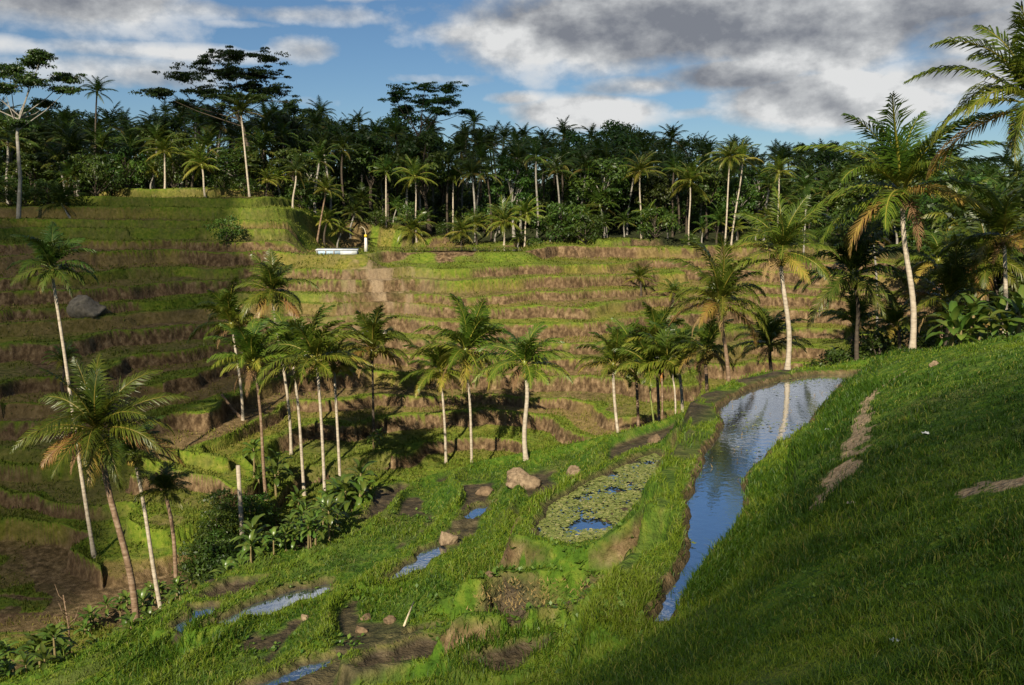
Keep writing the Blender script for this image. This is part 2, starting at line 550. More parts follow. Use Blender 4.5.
def water_material(name, base, scale=1.5, ripple=.03):
    m, nt, out = new_mat(name)
    n = noise(nt, scale, 3)
    nb = bump(nt, n, ripple, .1)
    p = finish(nt, out, base, .15, .5, nb)
    g = N(nt, 'ShaderNodeBsdfGlossy'); g.inputs['Roughness'].default_value = .03; g.inputs['Color'].default_value = (.92, .95, 1, 1)
    nt.links.new(nb, g.inputs['Normal'])
    lw = N(nt, 'ShaderNodeLayerWeight'); lw.inputs['Blend'].default_value = .5
    mx = N(nt, 'ShaderNodeMixShader'); nt.links.new(maprange(nt, lw.outputs['Facing'], .4, .9, .35, .9), mx.inputs[0])
    nt.links.new(p.outputs[0], mx.inputs[1]); nt.links.new(g.outputs[0], mx.inputs[2]); nt.links.new(mx.outputs[0], out.inputs[0])
    return m


M_TERR = terrain_material()
# ------------------------------------------------------------------ terrain sheet
def build_terrain():
    az = np.concatenate([np.arange(-180, -36, 4.), np.arange(-36, 36.01, .075), np.arange(36.5, 50, .5), np.arange(52, 180, 4.)])
    r = [.6, 1.0, 1.6, 2.3, 3.1, 4.0]
    while r[-1] < 60: r.append(r[-1] + max(.05, .0035 * r[-1]))
    while r[-1] < 128: r.append(r[-1] + .13)
    while r[-1] < 175: r.append(r[-1] + .6)
    while r[-1] < 3500: r.append(r[-1] * 1.06)
    r = np.array(r); A = np.radians(az)
    R_, A_ = np.meshgrid(r, A, indexing='ij')
    X = R_ * np.sin(A_); Y = R_ * np.cos(A_)
    sh = X.shape
    z, soil, mud, tone, forest, isn = height(X.ravel(), Y.ravel(), True)
    rr = R_.ravel()
    z = np.where(rr > 330, 12 + 0 * z, z)
    w = sstep(230, 330, rr); z = z * (1 - w) + 12 * w
    behind = (Y.ravel() < -12)
    z = np.where(behind & (rr > 60), np.clip(z, -30, 5), z)
    xs, ys = X.ravel(), Y.ravel()
    path = np.zeros(xs.shape)
    pts = [(hit(*p), w) for p, w in PATH_PX]
    d = np.full(xs.shape, 9.)
    for (a, wa), (b, wb) in zip(pts[:-1], pts[1:]):
        ex, ey = b[0] - a[0], b[1] - a[1]
        t = np.clip(((xs - a[0]) * ex + (ys - a[1]) * ey) / (ex * ex + ey * ey), 0, 1)
        d = np.minimum(d, np.hypot(xs - a[0] - t * ex, ys - a[1] - t * ey) / (wa + (wb - wa) * t))
    bare = hit(1008, 484)
    d = np.minimum(d, np.hypot((xs - bare[0]) / .5, (ys - bare[1]) / .4))
    nz = fbm(xs * 2.6, ys * 2.6, 61, 5)
    path = sstep(1.25, .6, d + (nz - .5) * 4.2) * (rr < 40)
    path = np.maximum(path, .9 * _SLIDE * sstep(.38, .55, fbm(xs * .9, ys * .9, 63, 4)))
    V = np.stack([xs, ys, z], 1)
    c = len(V)
    V = np.vstack([V, [[0, 0, float(height(0., 0.)[0])]]])
    nr, na = sh
    I = np.arange(nr * na).reshape(nr, na)
    J = np.roll(I, -1, axis=1)
    Q = np.stack([I[:-1], I[1:], J[1:], J[:-1]], -1).reshape(-1, 4)[:, ::-1]
    T = np.stack([np.full(na, c), I[0], J[0]], -1)[:, ::-1]
    ap = lambda a: np.append(a, a[0])
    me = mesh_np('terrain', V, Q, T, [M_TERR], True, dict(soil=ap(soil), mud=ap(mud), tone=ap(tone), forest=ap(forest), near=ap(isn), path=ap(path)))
    o = link('terrain', me)
    tag(o, kind='structure')
    tag(o, 'terraced hillsides and grassy banks of the rice valley', None)
    return o


TERRAIN = build_terrain()

M_POND = water_material('pond_water', (.035, .05, .065), 4.0, .055)
for i, f in enumerate(FLATS):
    if f['kind'] not in ('pond', 'lily'):
        continue
    P = f['P']; lo, hi = P.min(0) - .8, P.max(0) + .8
    st = .09
    gx = np.arange(lo[0], hi[0], st); gy = np.arange(lo[1], hi[1], st)
    X, Y = np.meshgrid(gx, gy, indexing='ij'); sh = X.shape
    Z = height(X.ravel(), Y.ravel()).reshape(sh); D = shore(f, X.ravel(), Y.ravel()).reshape(sh)
    wl = f['z'] - .04
    wet = (Z < wl + .02) & (D < min(.22, f['bw'] * .6))
    cell = wet[:-1, :-1] | wet[1:, :-1] | wet[:-1, 1:] | wet[1:, 1:]
    I = np.arange(X.size).reshape(sh)
    Q = np.stack([I[:-1, :-1], I[1:, :-1], I[1:, 1:], I[:-1, 1:]], -1)[cell]
    used = np.unique(Q); rem = np.zeros(X.size, int); rem[used] = np.arange(len(used))
    V = np.stack([X.ravel()[used], Y.ravel()[used], np.full(len(used), wl)], 1)
    o = link('pond_water' if i == 0 else 'paddy_water', mesh_np('water', V, rem[Q], None, [M_POND]))
    tag(o, kind='structure')

# plateau rice pond, seen almost edge-on on top of the far terraces
def world_poly(name, pts, z, mat):
    me = bpy.data.meshes.new(name)
    me.from_pydata([(p[0], p[1], z) for p in pts], [], [list(range(len(pts)))]); me.materials.append(mat)
    o = link(name, me); tag(o, kind='structure'); return o


# ------------------------------------------------------------------ camera
cam = bpy.data.cameras.new('camera'); co = bpy.data.objects.new('camera', cam); COL.objects.link(co)
cam.sensor_fit = 'HORIZONTAL'; cam.sensor_width = 36; cam.lens = 36 * F / 1024
cam.clip_start = .1; cam.clip_end = 6000
co.location = (0, 0, 0); co.rotation_euler = (math.pi / 2 - PITCH, 0, 0)
scene.camera = co

# ------------------------------------------------------------------ daylight
SUN_EL = math.radians(34); SUN_AZ = math.radians(196)        # azimuth from +Y towards +X: behind the camera, a little to the left
sun_dir = np.array([math.sin(SUN_AZ) * math.cos(SUN_EL), math.cos(SUN_AZ) * math.cos(SUN_EL), math.sin(SUN_EL)])
sl = bpy.data.lights.new('sun', 'SUN'); sl.energy = 5.0; sl.angle = math.radians(.53); sl.color = (1, .90, .72)
so = bpy.data.objects.new('sun', sl); COL.objects.link(so); so.location = (-20, -60, 60)
from mathutils import Vector
so.rotation_euler = Vector(-sun_dir).to_track_quat('-Z', 'Y').to_euler()


def build_world():
    w = bpy.data.worlds.new('World'); scene.world = w; w.use_nodes = True
    nt = w.node_tree; nt.nodes.clear()
    out = N(nt, 'ShaderNodeOutputWorld'); bg = N(nt, 'ShaderNodeBackground')
    nt.links.new(bg.outputs[0], out.inputs[0]); bg.inputs[1].default_value = .1
    sky = N(nt, 'ShaderNodeTexSky', sky_type='NISHITA'); sky.sun_disc = False
    sky.sun_elevation = SUN_EL; sky.sun_rotation = SUN_AZ; sky.air_density = 1.0; sky.dust_density = .3; sky.ozone_density = 1.5
    hs = N(nt, 'ShaderNodeHueSaturation'); hs.inputs['Saturation'].default_value = 1.12; hs.inputs['Value'].default_value = 0.50
    nt.links.new(sky.outputs[0], hs.inputs['Color'])
    tint = mixc(nt, 1.0, hs.outputs[0], (.74, .87, 1.0), 'MULTIPLY')
    tc = N(nt, 'ShaderNodeTexCoord'); sep = N(nt, 'ShaderNodeSeparateXYZ')
    nt.links.new(tc.outputs['Generated'], sep.inputs[0])
    x, y, z = sep.outputs
    az = math_(nt, 'ARCTAN2', x, y)
    el = math_(nt, 'ARCSINE', z)
    zz = math_(nt, 'ADD', math_(nt, 'MAXIMUM', z, 0.0), .16)
    cx = N(nt, 'ShaderNodeCombineXYZ')
    nt.links.new(math_(nt, 'DIVIDE', x, zz), cx.inputs[0])
    nt.links.new(math_(nt, 'MULTIPLY', math_(nt, 'DIVIDE', y, zz), 1.0), cx.inputs[1])
    # a second set of coordinates for round puffs, stretched along the horizon
    cp = N(nt, 'ShaderNodeCombineXYZ')
    nt.links.new(az, cp.inputs[0]); nt.links.new(math_(nt, 'MULTIPLY', el, 1.5), cp.inputs[1])
    n_big = noise(nt, 6.5, 9, .58, cp.outputs[0])
    cp2 = N(nt, 'ShaderNodeVectorMath', operation='ADD'); cp2.inputs[1].default_value = (.012, .035, 0)
    nt.links.new(cp.outputs[0], cp2.inputs[0])
    n_off = noise(nt, 6.5, 9, .58, cp2.outputs[0])
    n_hi = noise(nt, .9, 7, .6, cx.outputs[0])

    def uv2(u, v):
        return math.atan((u - 512) / F), math.atan((220 - v) / F)

    def blobs(lst):
        tot = None
        for (u, v, ru, rv, s) in lst:
            a0, e0 = uv2(u, v)
            dx = math_(nt, 'DIVIDE', math_(nt, 'SUBTRACT', az, a0), ru / F)
            dy = math_(nt, 'DIVIDE', math_(nt, 'SUBTRACT', el, e0), rv / F)
            q = math_(nt, 'ADD', math_(nt, 'MULTIPLY', dx, dx), math_(nt, 'MULTIPLY', dy, dy))
            g = math_(nt, 'MULTIPLY', math_(nt, 'EXPONENT', math_(nt, 'MULTIPLY', q, -1.0)), s)
            tot = g if tot is None else math_(nt, 'MAXIMUM', tot, g)
        return tot
    cover = blobs([(640, 38, 215, 46, 1.0), (800, 42, 160, 46, 1.), (905, 22, 110, 40, 1.), (720, 84, 80, 18, .9), (470, 42, 70, 20, .62),
                   (640, 92, 70, 14, .7), (250, 30, 200, 12, .5), (200, 70, 220, 9, .42), (420, 85, 120, 9, .42), (960, 60, 110, 40, .7), (700, 118, 90, 9, .5), (60, 10, 125, 40, 1.1), (312, 62, 42, 16, .62), (590, 116, 80, 17, 1.05), (520, 103, 40, 8, .6),
                   (825, 112, 115, 26, 1.1), (935, 95, 75, 24, .85), (350, 2, 110, 12, .7), (150, 92, 110, 18, .5), (20, 72, 60, 10, .45),
                   (255, 40, 50, 7, .42), (330, 108, 60, 12, .35), (430, -190, 230, 60, .8), (1200, -60, 130, 60, .8), (-150, -80, 180, 90, .9)])
    dark = blobs([(650, 30, 190, 36, .9), (800, 45, 170, 36, .95), (905, 15, 120, 30, .8), (700, 88, 95, 16, .75), (60, 8, 135, 36, 1.45), (160, 45, 30, 8, .4),
                  (600, 96, 40, 8, .6), (350, 0, 110, 10, .5), (430, -190, 230, 60, .6), (-150, -80, 180, 90, .7)])
    above = math_(nt, 'MULTIPLY', maprange(nt, el, .42, .75), .55)          # broken cloud over the rest of the sky
    cover = math_(nt, 'MAXIMUM', cover, math_(nt, 'MULTIPLY', above, n_hi))
    dens = math_(nt, 'ADD', math_(nt, 'ADD', cover, .06), math_(nt, 'MULTIPLY', math_(nt, 'SUBTRACT', n_big, .5), 1.45))
    alpha = ramp(nt, dens, [(.30, (0, 0, 0)), (.46, (.55, .55, .55)), (.66, (1, 1, 1))])
    relief = math_(nt, 'MULTIPLY', math_(nt, 'SUBTRACT', n_big, n_off), 3.8)
    shade = math_(nt, 'ADD', math_(nt, 'MULTIPLY', dark, .95), math_(nt, 'MULTIPLY', math_(nt, 'SUBTRACT', .5, n_big), 1.1))
    n_fine = noise(nt, 19, 6, .6, cp.outputs[0])
    shade = math_(nt, 'ADD', math_(nt, 'SUBTRACT', shade, relief), .16)
    shade = math_(nt, 'ADD', shade, math_(nt, 'MULTIPLY', math_(nt, 'SUBTRACT', n_fine, .5), 1.1))
    shade = math_(nt, 'MULTIPLY', shade, .80)
    ccol = ramp(nt, shade, [(.0, (4.9, 4.95, 4.95)), (.35, (3.3, 3.4, 3.5)), (.7, (2.1, 2.2, 2.38)), (1.0, (1.35, 1.46, 1.7))])
    fin = mixc(nt, alpha, tint, ccol)
    nt.links.new(fin, bg.inputs[0])


build_world()
scene.view_settings.view_transform = 'Standard'; scene.view_settings.look = 'None'
scene.view_settings.exposure = .6; scene.view_settings.gamma = 1
scene.cycles.max_bounces = 6; scene.cycles.diffuse_bounces = 3; scene.cycles.transmission_bounces = 3
scene.cycles.transparent_max_bounces = 4; scene.cycles.caustics_reflective = False; scene.cycles.caustics_refractive = False
scene.cycles.use_denoising = True
# ================================================================== plants
PALM_STOPS = [(0, (.025, .055, .006)), (.35, (.095, .138, .012)), (.6, (.21, .22, .028)), (.8, (.36, .27, .05)), (1, (.30, .16, .05))]
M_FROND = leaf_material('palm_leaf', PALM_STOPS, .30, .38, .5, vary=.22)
M_FROND_SHADED = leaf_material('palm_leaf_shaded', [(0, (.016, .038, .005)), (.4, (.042, .078, .009)), (.7, (.10, .12, .018)), (1, (.18, .12, .035))], .22, .4, .4, vary=.3)  # darker copy of the palm leaf, shade painted into its colour
M_DRY = leaf_material('dry_palm_leaf', [(0, (.16, .10, .04)), (1, (.30, .19, .09))], .15, .8, .1)
M_BANANA = leaf_material('banana_leaf', [(0, (.035, .085, .012)), (.5, (.085, .150, .022)), (1, (.17, .20, .035))], .35, .33, .5)
M_STEM = bark_material('banana_stem', [(.3, (.12, .09, .04)), (.7, (.28, .22, .10))])
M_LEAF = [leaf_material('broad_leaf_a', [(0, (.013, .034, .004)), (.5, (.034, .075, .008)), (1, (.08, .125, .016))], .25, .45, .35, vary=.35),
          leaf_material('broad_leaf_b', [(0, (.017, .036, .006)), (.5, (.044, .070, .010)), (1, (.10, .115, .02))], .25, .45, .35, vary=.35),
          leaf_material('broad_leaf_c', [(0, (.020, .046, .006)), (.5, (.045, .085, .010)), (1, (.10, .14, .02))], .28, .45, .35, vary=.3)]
M_BARK_PALE = bark_material('pale_trunk', [(.3, (.20, .155, .11)), (.5, (.40, .335, .25)), (.7, (.54, .47, .37))], 5, 8)
M_BARK_BROWN = bark_material('brown_trunk', [(.3, (.08, .05, .03)), (.5, (.20, .13, .08)), (.7, (.36, .27, .19))], 6, 8)
M_BARK_DARK = bark_material('dark_trunk', [(.3, (.03, .025, .02)), (.7, (.11, .085, .06))], 6, 6)
M_BARK_GREY = bark_material('grey_trunk', [(.3, (.14, .125, .10)), (.7, (.36, .33, .28))], 3, 2)
M_NUT = plain_material('coconut', (.16, .15, .03), (.34, .22, .05), 6, .5)
M_GREEN_STEM = bark_material('green_stem', [(.3, (.10, .13, .03)), (.7, (.26, .28, .08))])

UP = np.array([0, 0, 1.])


def rot_about(v, axis, a):
    axis = axis / np.linalg.norm(axis)
    return v * math.cos(a) + np.cross(axis, v) * math.sin(a) + axis * (axis @ v) * (1 - math.cos(a))


def frond(mb, base, az, e0, L, droop, nl, leaf, w, tone, rng, hang=.35, rach=True, twist=0.0, segs=2):
    n = 12
    h = np.array([math.cos(az), math.sin(az), 0])
    side = np.array([-h[1], h[0], 0])
    bend = rng.uniform(-.25, .25)
    pts = [np.array(base, float)]; tans = []
    for i in range(n):
        s = (i + .5) / n
        e = e0 - droop * s ** 1.35
        t = h * math.cos(e) + UP * math.sin(e) + side * bend * s
        t /= np.linalg.norm(t)
        tans.append(t); pts.append(pts[-1] + t * L / n)
    tans.append(tans[-1])
    if rach:
        V = []; Q = []
        for i, p in enumerate(pts):
            t = tans[i]; sd = np.cross(t, UP)
            sd = side if np.linalg.norm(sd) < 1e-3 else sd / np.linalg.norm(sd)
            u = np.cross(sd, t)
            r = .055 * (1 - i / n) + .012
            V += [p - sd * r, p + sd * r, p + u * r * .9]
        for i in range(n):
            a = i * 3; b = a + 3
            Q += [(a, a + 1, b + 1, b), (a + 1, a + 2, b + 2, b + 1), (a + 2, a, b, b + 2)]
        mb.add(V, Q, tone=min(1, max(tone, .58) + .1))
    tw = twist + rng.uniform(-.5, .5)
    for j in range(nl):
        s = .13 + .87 * (j + .5) / nl
        fi = s * n; i = min(int(fi), n - 1); f = fi - i
        p = pts[i] * (1 - f) + pts[i + 1] * f
        t = tans[i]
        sd = np.cross(t, UP)
        sd = side if np.linalg.norm(sd) < 1e-3 else sd / np.linalg.norm(sd)
        sd = rot_about(sd, t, tw * s)
        up = np.cross(sd, t)
        ll = leaf * (math.sin(math.pi * (.16 + .80 * s)) ** .7) * rng.uniform(.82, 1.1)
        fw = .45 + .9 * s + rng.uniform(-.12, .12)
        for sg in (-1, 1):
            d = sd * sg * math.cos(fw) + t * math.sin(fw) + up * rng.uniform(.05, .3)
            d /= np.linalg.norm(d)
            p1 = p + d * ll * .5
            d2 = d - UP * (hang + rng.uniform(0, .3) + .35 * s)
            d2 /= np.linalg.norm(d2)
            p2 = p1 + d2 * ll * .55
            wd = t * w * .5
            tn = min(1, max(0, tone + rng.uniform(-.12, .12)))
            if segs == 2:
                mb.add([p - wd * .7, p + wd * .7, p1 + wd, p1 - wd, p2], [(0, 1, 2, 3)], [(3, 2, 4)], [tn, tn, tn, tn, min(1, tn + .12)])
            else:
                pm = p + d * ll * .3 + d2 * ll * .7
                mb.add([p - wd, p + wd, pm], tris=[(0, 1, 2)], tone=tn)


def palm_crown(name, mat, seed, L=3.7, nf=24, nl=40, leaf=1.0, w=.10, lod=False, old=.55, spread=1.0):
    rng = random.Random(seed); mb = MB()
    ga = 2.399963
    a0 = rng.uniform(0, 6.28)
    for i in range(nf):
        k = i / (nf - 1)                       # 0 = youngest spear, 1 = oldest hanging frond
        e0 = math.radians(88 - 98 * k ** 1.15 * spread + rng.uniform(-9, 9))
        droop = math.radians(26 + 56 * math.sin(math.pi * min(1, .12 + .75 * k)) + rng.uniform(-14, 18))
        LL = L * (.72 + .28 * math.sin(math.pi * min(1, .25 + .6 * k))) * rng.uniform(.88, 1.1)
        if rng.random() < .10 and 2 < i < nf - 3: continue
        LL *= rng.uniform(.82, 1.05)
        tone = (.12 + .36 * k + rng.uniform(-.08, .12)) if k < .85 else old + rng.uniform(-.1, .15)
        frond(mb, (0, 0, 0), a0 + i * ga + rng.uniform(-.2, .2), e0, LL, droop, nl, leaf, w, tone, rng,
              hang=.25 + .5 * k, rach=True, segs=1 if lod else 2)
    mb.tube([(0, 0, -.55), (0, 0, .1), (0, 0, .5)], [.14, .20, .06], 7, tone=.6)
    return mb.mesh(name, mat)


def dry_frond_mesh(name, seed, n=2, L=3.0):
    rng = random.Random(seed); mb = MB()
    for i in range(n):
        frond(mb, (0, 0, -.1), rng.uniform(0, 6.28), math.radians(-25), L * rng.uniform(.7, 1), math.radians(62), 26, .7, .07, rng.uniform(.2, .9), rng, hang=1.0)
    return mb.mesh(name, M_DRY)


def nuts_mesh(name, seed, n=9):
    rng = random.Random(seed); mb = MB()
    for i in range(n):
        a = rng.uniform(0, 6.28); r = rng.uniform(.2, .34)
        c = np.array([r * math.cos(a), r * math.sin(a), rng.uniform(-.55, -.15)])
        R = rng.uniform(.10, .14)
        V = [c + (0, 0, R * 1.15)]; Q = []; T = []
        for ring, (zz, rr) in enumerate(((.55, .8), (-.1, 1.0), (-.7, .65))):
            for k in range(7):
                V.append(c + np.array([math.cos(k * .8976) * rr * R, math.sin(k * .8976) * rr * R, zz * R * 1.15]))
        V.append(c + (0, 0, -R * 1.15))
        for k in range(7):
            T.append((0, 1 + k, 1 + (k + 1) % 7)); T.append((22, 15 + (k + 1) % 7, 15 + k))
            for ring in (0, 1):
                Q.append((1 + ring * 7 + k, 8 + ring * 7 + k, 8 + ring * 7 + (k + 1) % 7, 1 + ring * 7 + (k + 1) % 7))
        mb.add(V, Q, T)
    return mb.mesh(name, M_NUT, True)


CROWNS = [palm_crown('palm_crown', M_FROND, 100 + i, nf=[24, 20, 27, 17, 22, 19, 25, 18, 21, 16][i], spread=[1, .88, 1.12, .8, 1.05, .95, 1.2, .75, 1, .9][i], old=[.5, .75, .6, .4, .85, .6, .9, .5, .7, .8][i]) for i in range(10)]
CROWN_BIG = [palm_crown('palm_crown', M_FROND, 150 + i, L=3.9, nf=26 - 2 * i, nl=50, leaf=.92, w=.07, old=.8) for i in range(3)]
CROWN_SHADED = [palm_crown('palm_crown', M_FROND_SHADED, 170 + i, nf=24, nl=36) for i in range(2)]
FAR_CROWN = [palm_crown('palm_crown', M_FROND_SHADED, 200 + i, nf=20, nl=18, w=.17, leaf=1.0, lod=True, old=.7) for i in range(4)]  # distant crowns in the leaf colour with shade painted in
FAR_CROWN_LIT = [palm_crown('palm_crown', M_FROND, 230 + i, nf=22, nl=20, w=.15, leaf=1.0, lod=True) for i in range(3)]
ARECA = [palm_crown('palm_crown', M_FROND, 260 + i, L=1.9, nf=10, nl=22, leaf=.75, w=.10, spread=.8, old=.4) for i in range(2)]
DRY = [dry_frond_mesh('dry_frond', 300 + i) for i in range(3)]
NUTS = [nuts_mesh('coconuts', 320 + i) for i in range(3)]


def trunk_mesh(top, r0, r1, mat, curve=0.0, seed=0, n=9):
    """curved ringed palm stem from the origin to top"""
    rng = random.Random(seed); mb = MB()
    top = np.array(top, float); H = np.linalg.norm(top)
    ax = np.array([top[0], top[1], 0]); q = np.linalg.norm(ax)
    sidev = ax / q if q > .05 else np.array([1, 0, 0.])
    P = []; R = []
    S = 26
    wx, wy = rng.uniform(-.1, .1), rng.uniform(-.1, .1)
    for i in range(S + 1):
        s = i / S
        p = top * s + sidev * curve * H * math.sin(math.pi * s) * -1 + np.array([wx, wy, 0]) * math.sin(2 * math.pi * s)
        P.append(p)
        r = r1 + (r0 - r1) * (1 - s) ** 1.6 + r0 * .35 * max(0, 1 - s * 14) ** 2
        R.append(r * (1 + .05 * (i % 2)))
    P.insert(0, P[0] + np.array([0, 0, -.6])); R.insert(0, R[0] * 1.05)
    mb.tube(P, R, n)
    return mb.mesh('palm_trunk', mat, True)


def place_palm(crown_px, base_px, t, R, label, mat='pale', crown=None, seed=0, snap=True, cat='palm', nuts=True, dry=True, curve=.04,
               group='coconut palms standing on the slopes', rw=1.0, name='coconut_palm', lift=0.0):
    if t is None:
        b = hit(*base_px)
        t = (b @ np.array([0, CP, -SP]))
    else:
        b = pt(base_px[0], base_px[1], t)
    c = pt(crown_px[0], crown_px[1], t)
    if snap:
        # a base hidden from view stands on the ground below the last visible point of its stem
        g = ground(b[0], b[1])
        if g < b[2] - .05:
            k = (c - b); b = b + k * ((g - b[2]) / k[2])
            g = ground(b[0], b[1])
        b[2] = g
    rp = R * t / F * (1.2 if base_px[1] > 300 else 1.1)
    L0 = 3.3
    sc = rp / L0
    o = empty(name, b)
    tag(o, label, cat, group)
    m = {'pale': M_BARK_PALE, 'brown': M_BARK_BROWN, 'dark': M_BARK_DARK, 'grey': M_BARK_GREY, 'green': M_GREEN_STEM}[mat]
    link('trunk', trunk_mesh(c - b, .125 * rw, .09 * rw, m, curve, seed), o)
    me = crown if crown is not None else CROWNS[seed % len(CROWNS)]
    cr = link('crown', me, o, c - b)
    cr.rotation_euler = (.24 * math.sin(seed * 2.3), .24 * math.cos(seed * 1.7), seed * 1.3); cr.scale = (sc, sc, sc * (1 + .16 * math.sin(seed * 3.1)))
    if nuts:
        nn = link('coconuts', NUTS[seed % 3], o, c - b); nn.rotation_euler = (0, 0, seed * .7); nn.scale = (1.15,) * 3
    if dry:
        dd = link('dry_frond', DRY[seed % 3], o, c - b); dd.rotation_euler = (0, 0, seed * 2.1); dd.scale = (sc * .8,) * 3
    return o


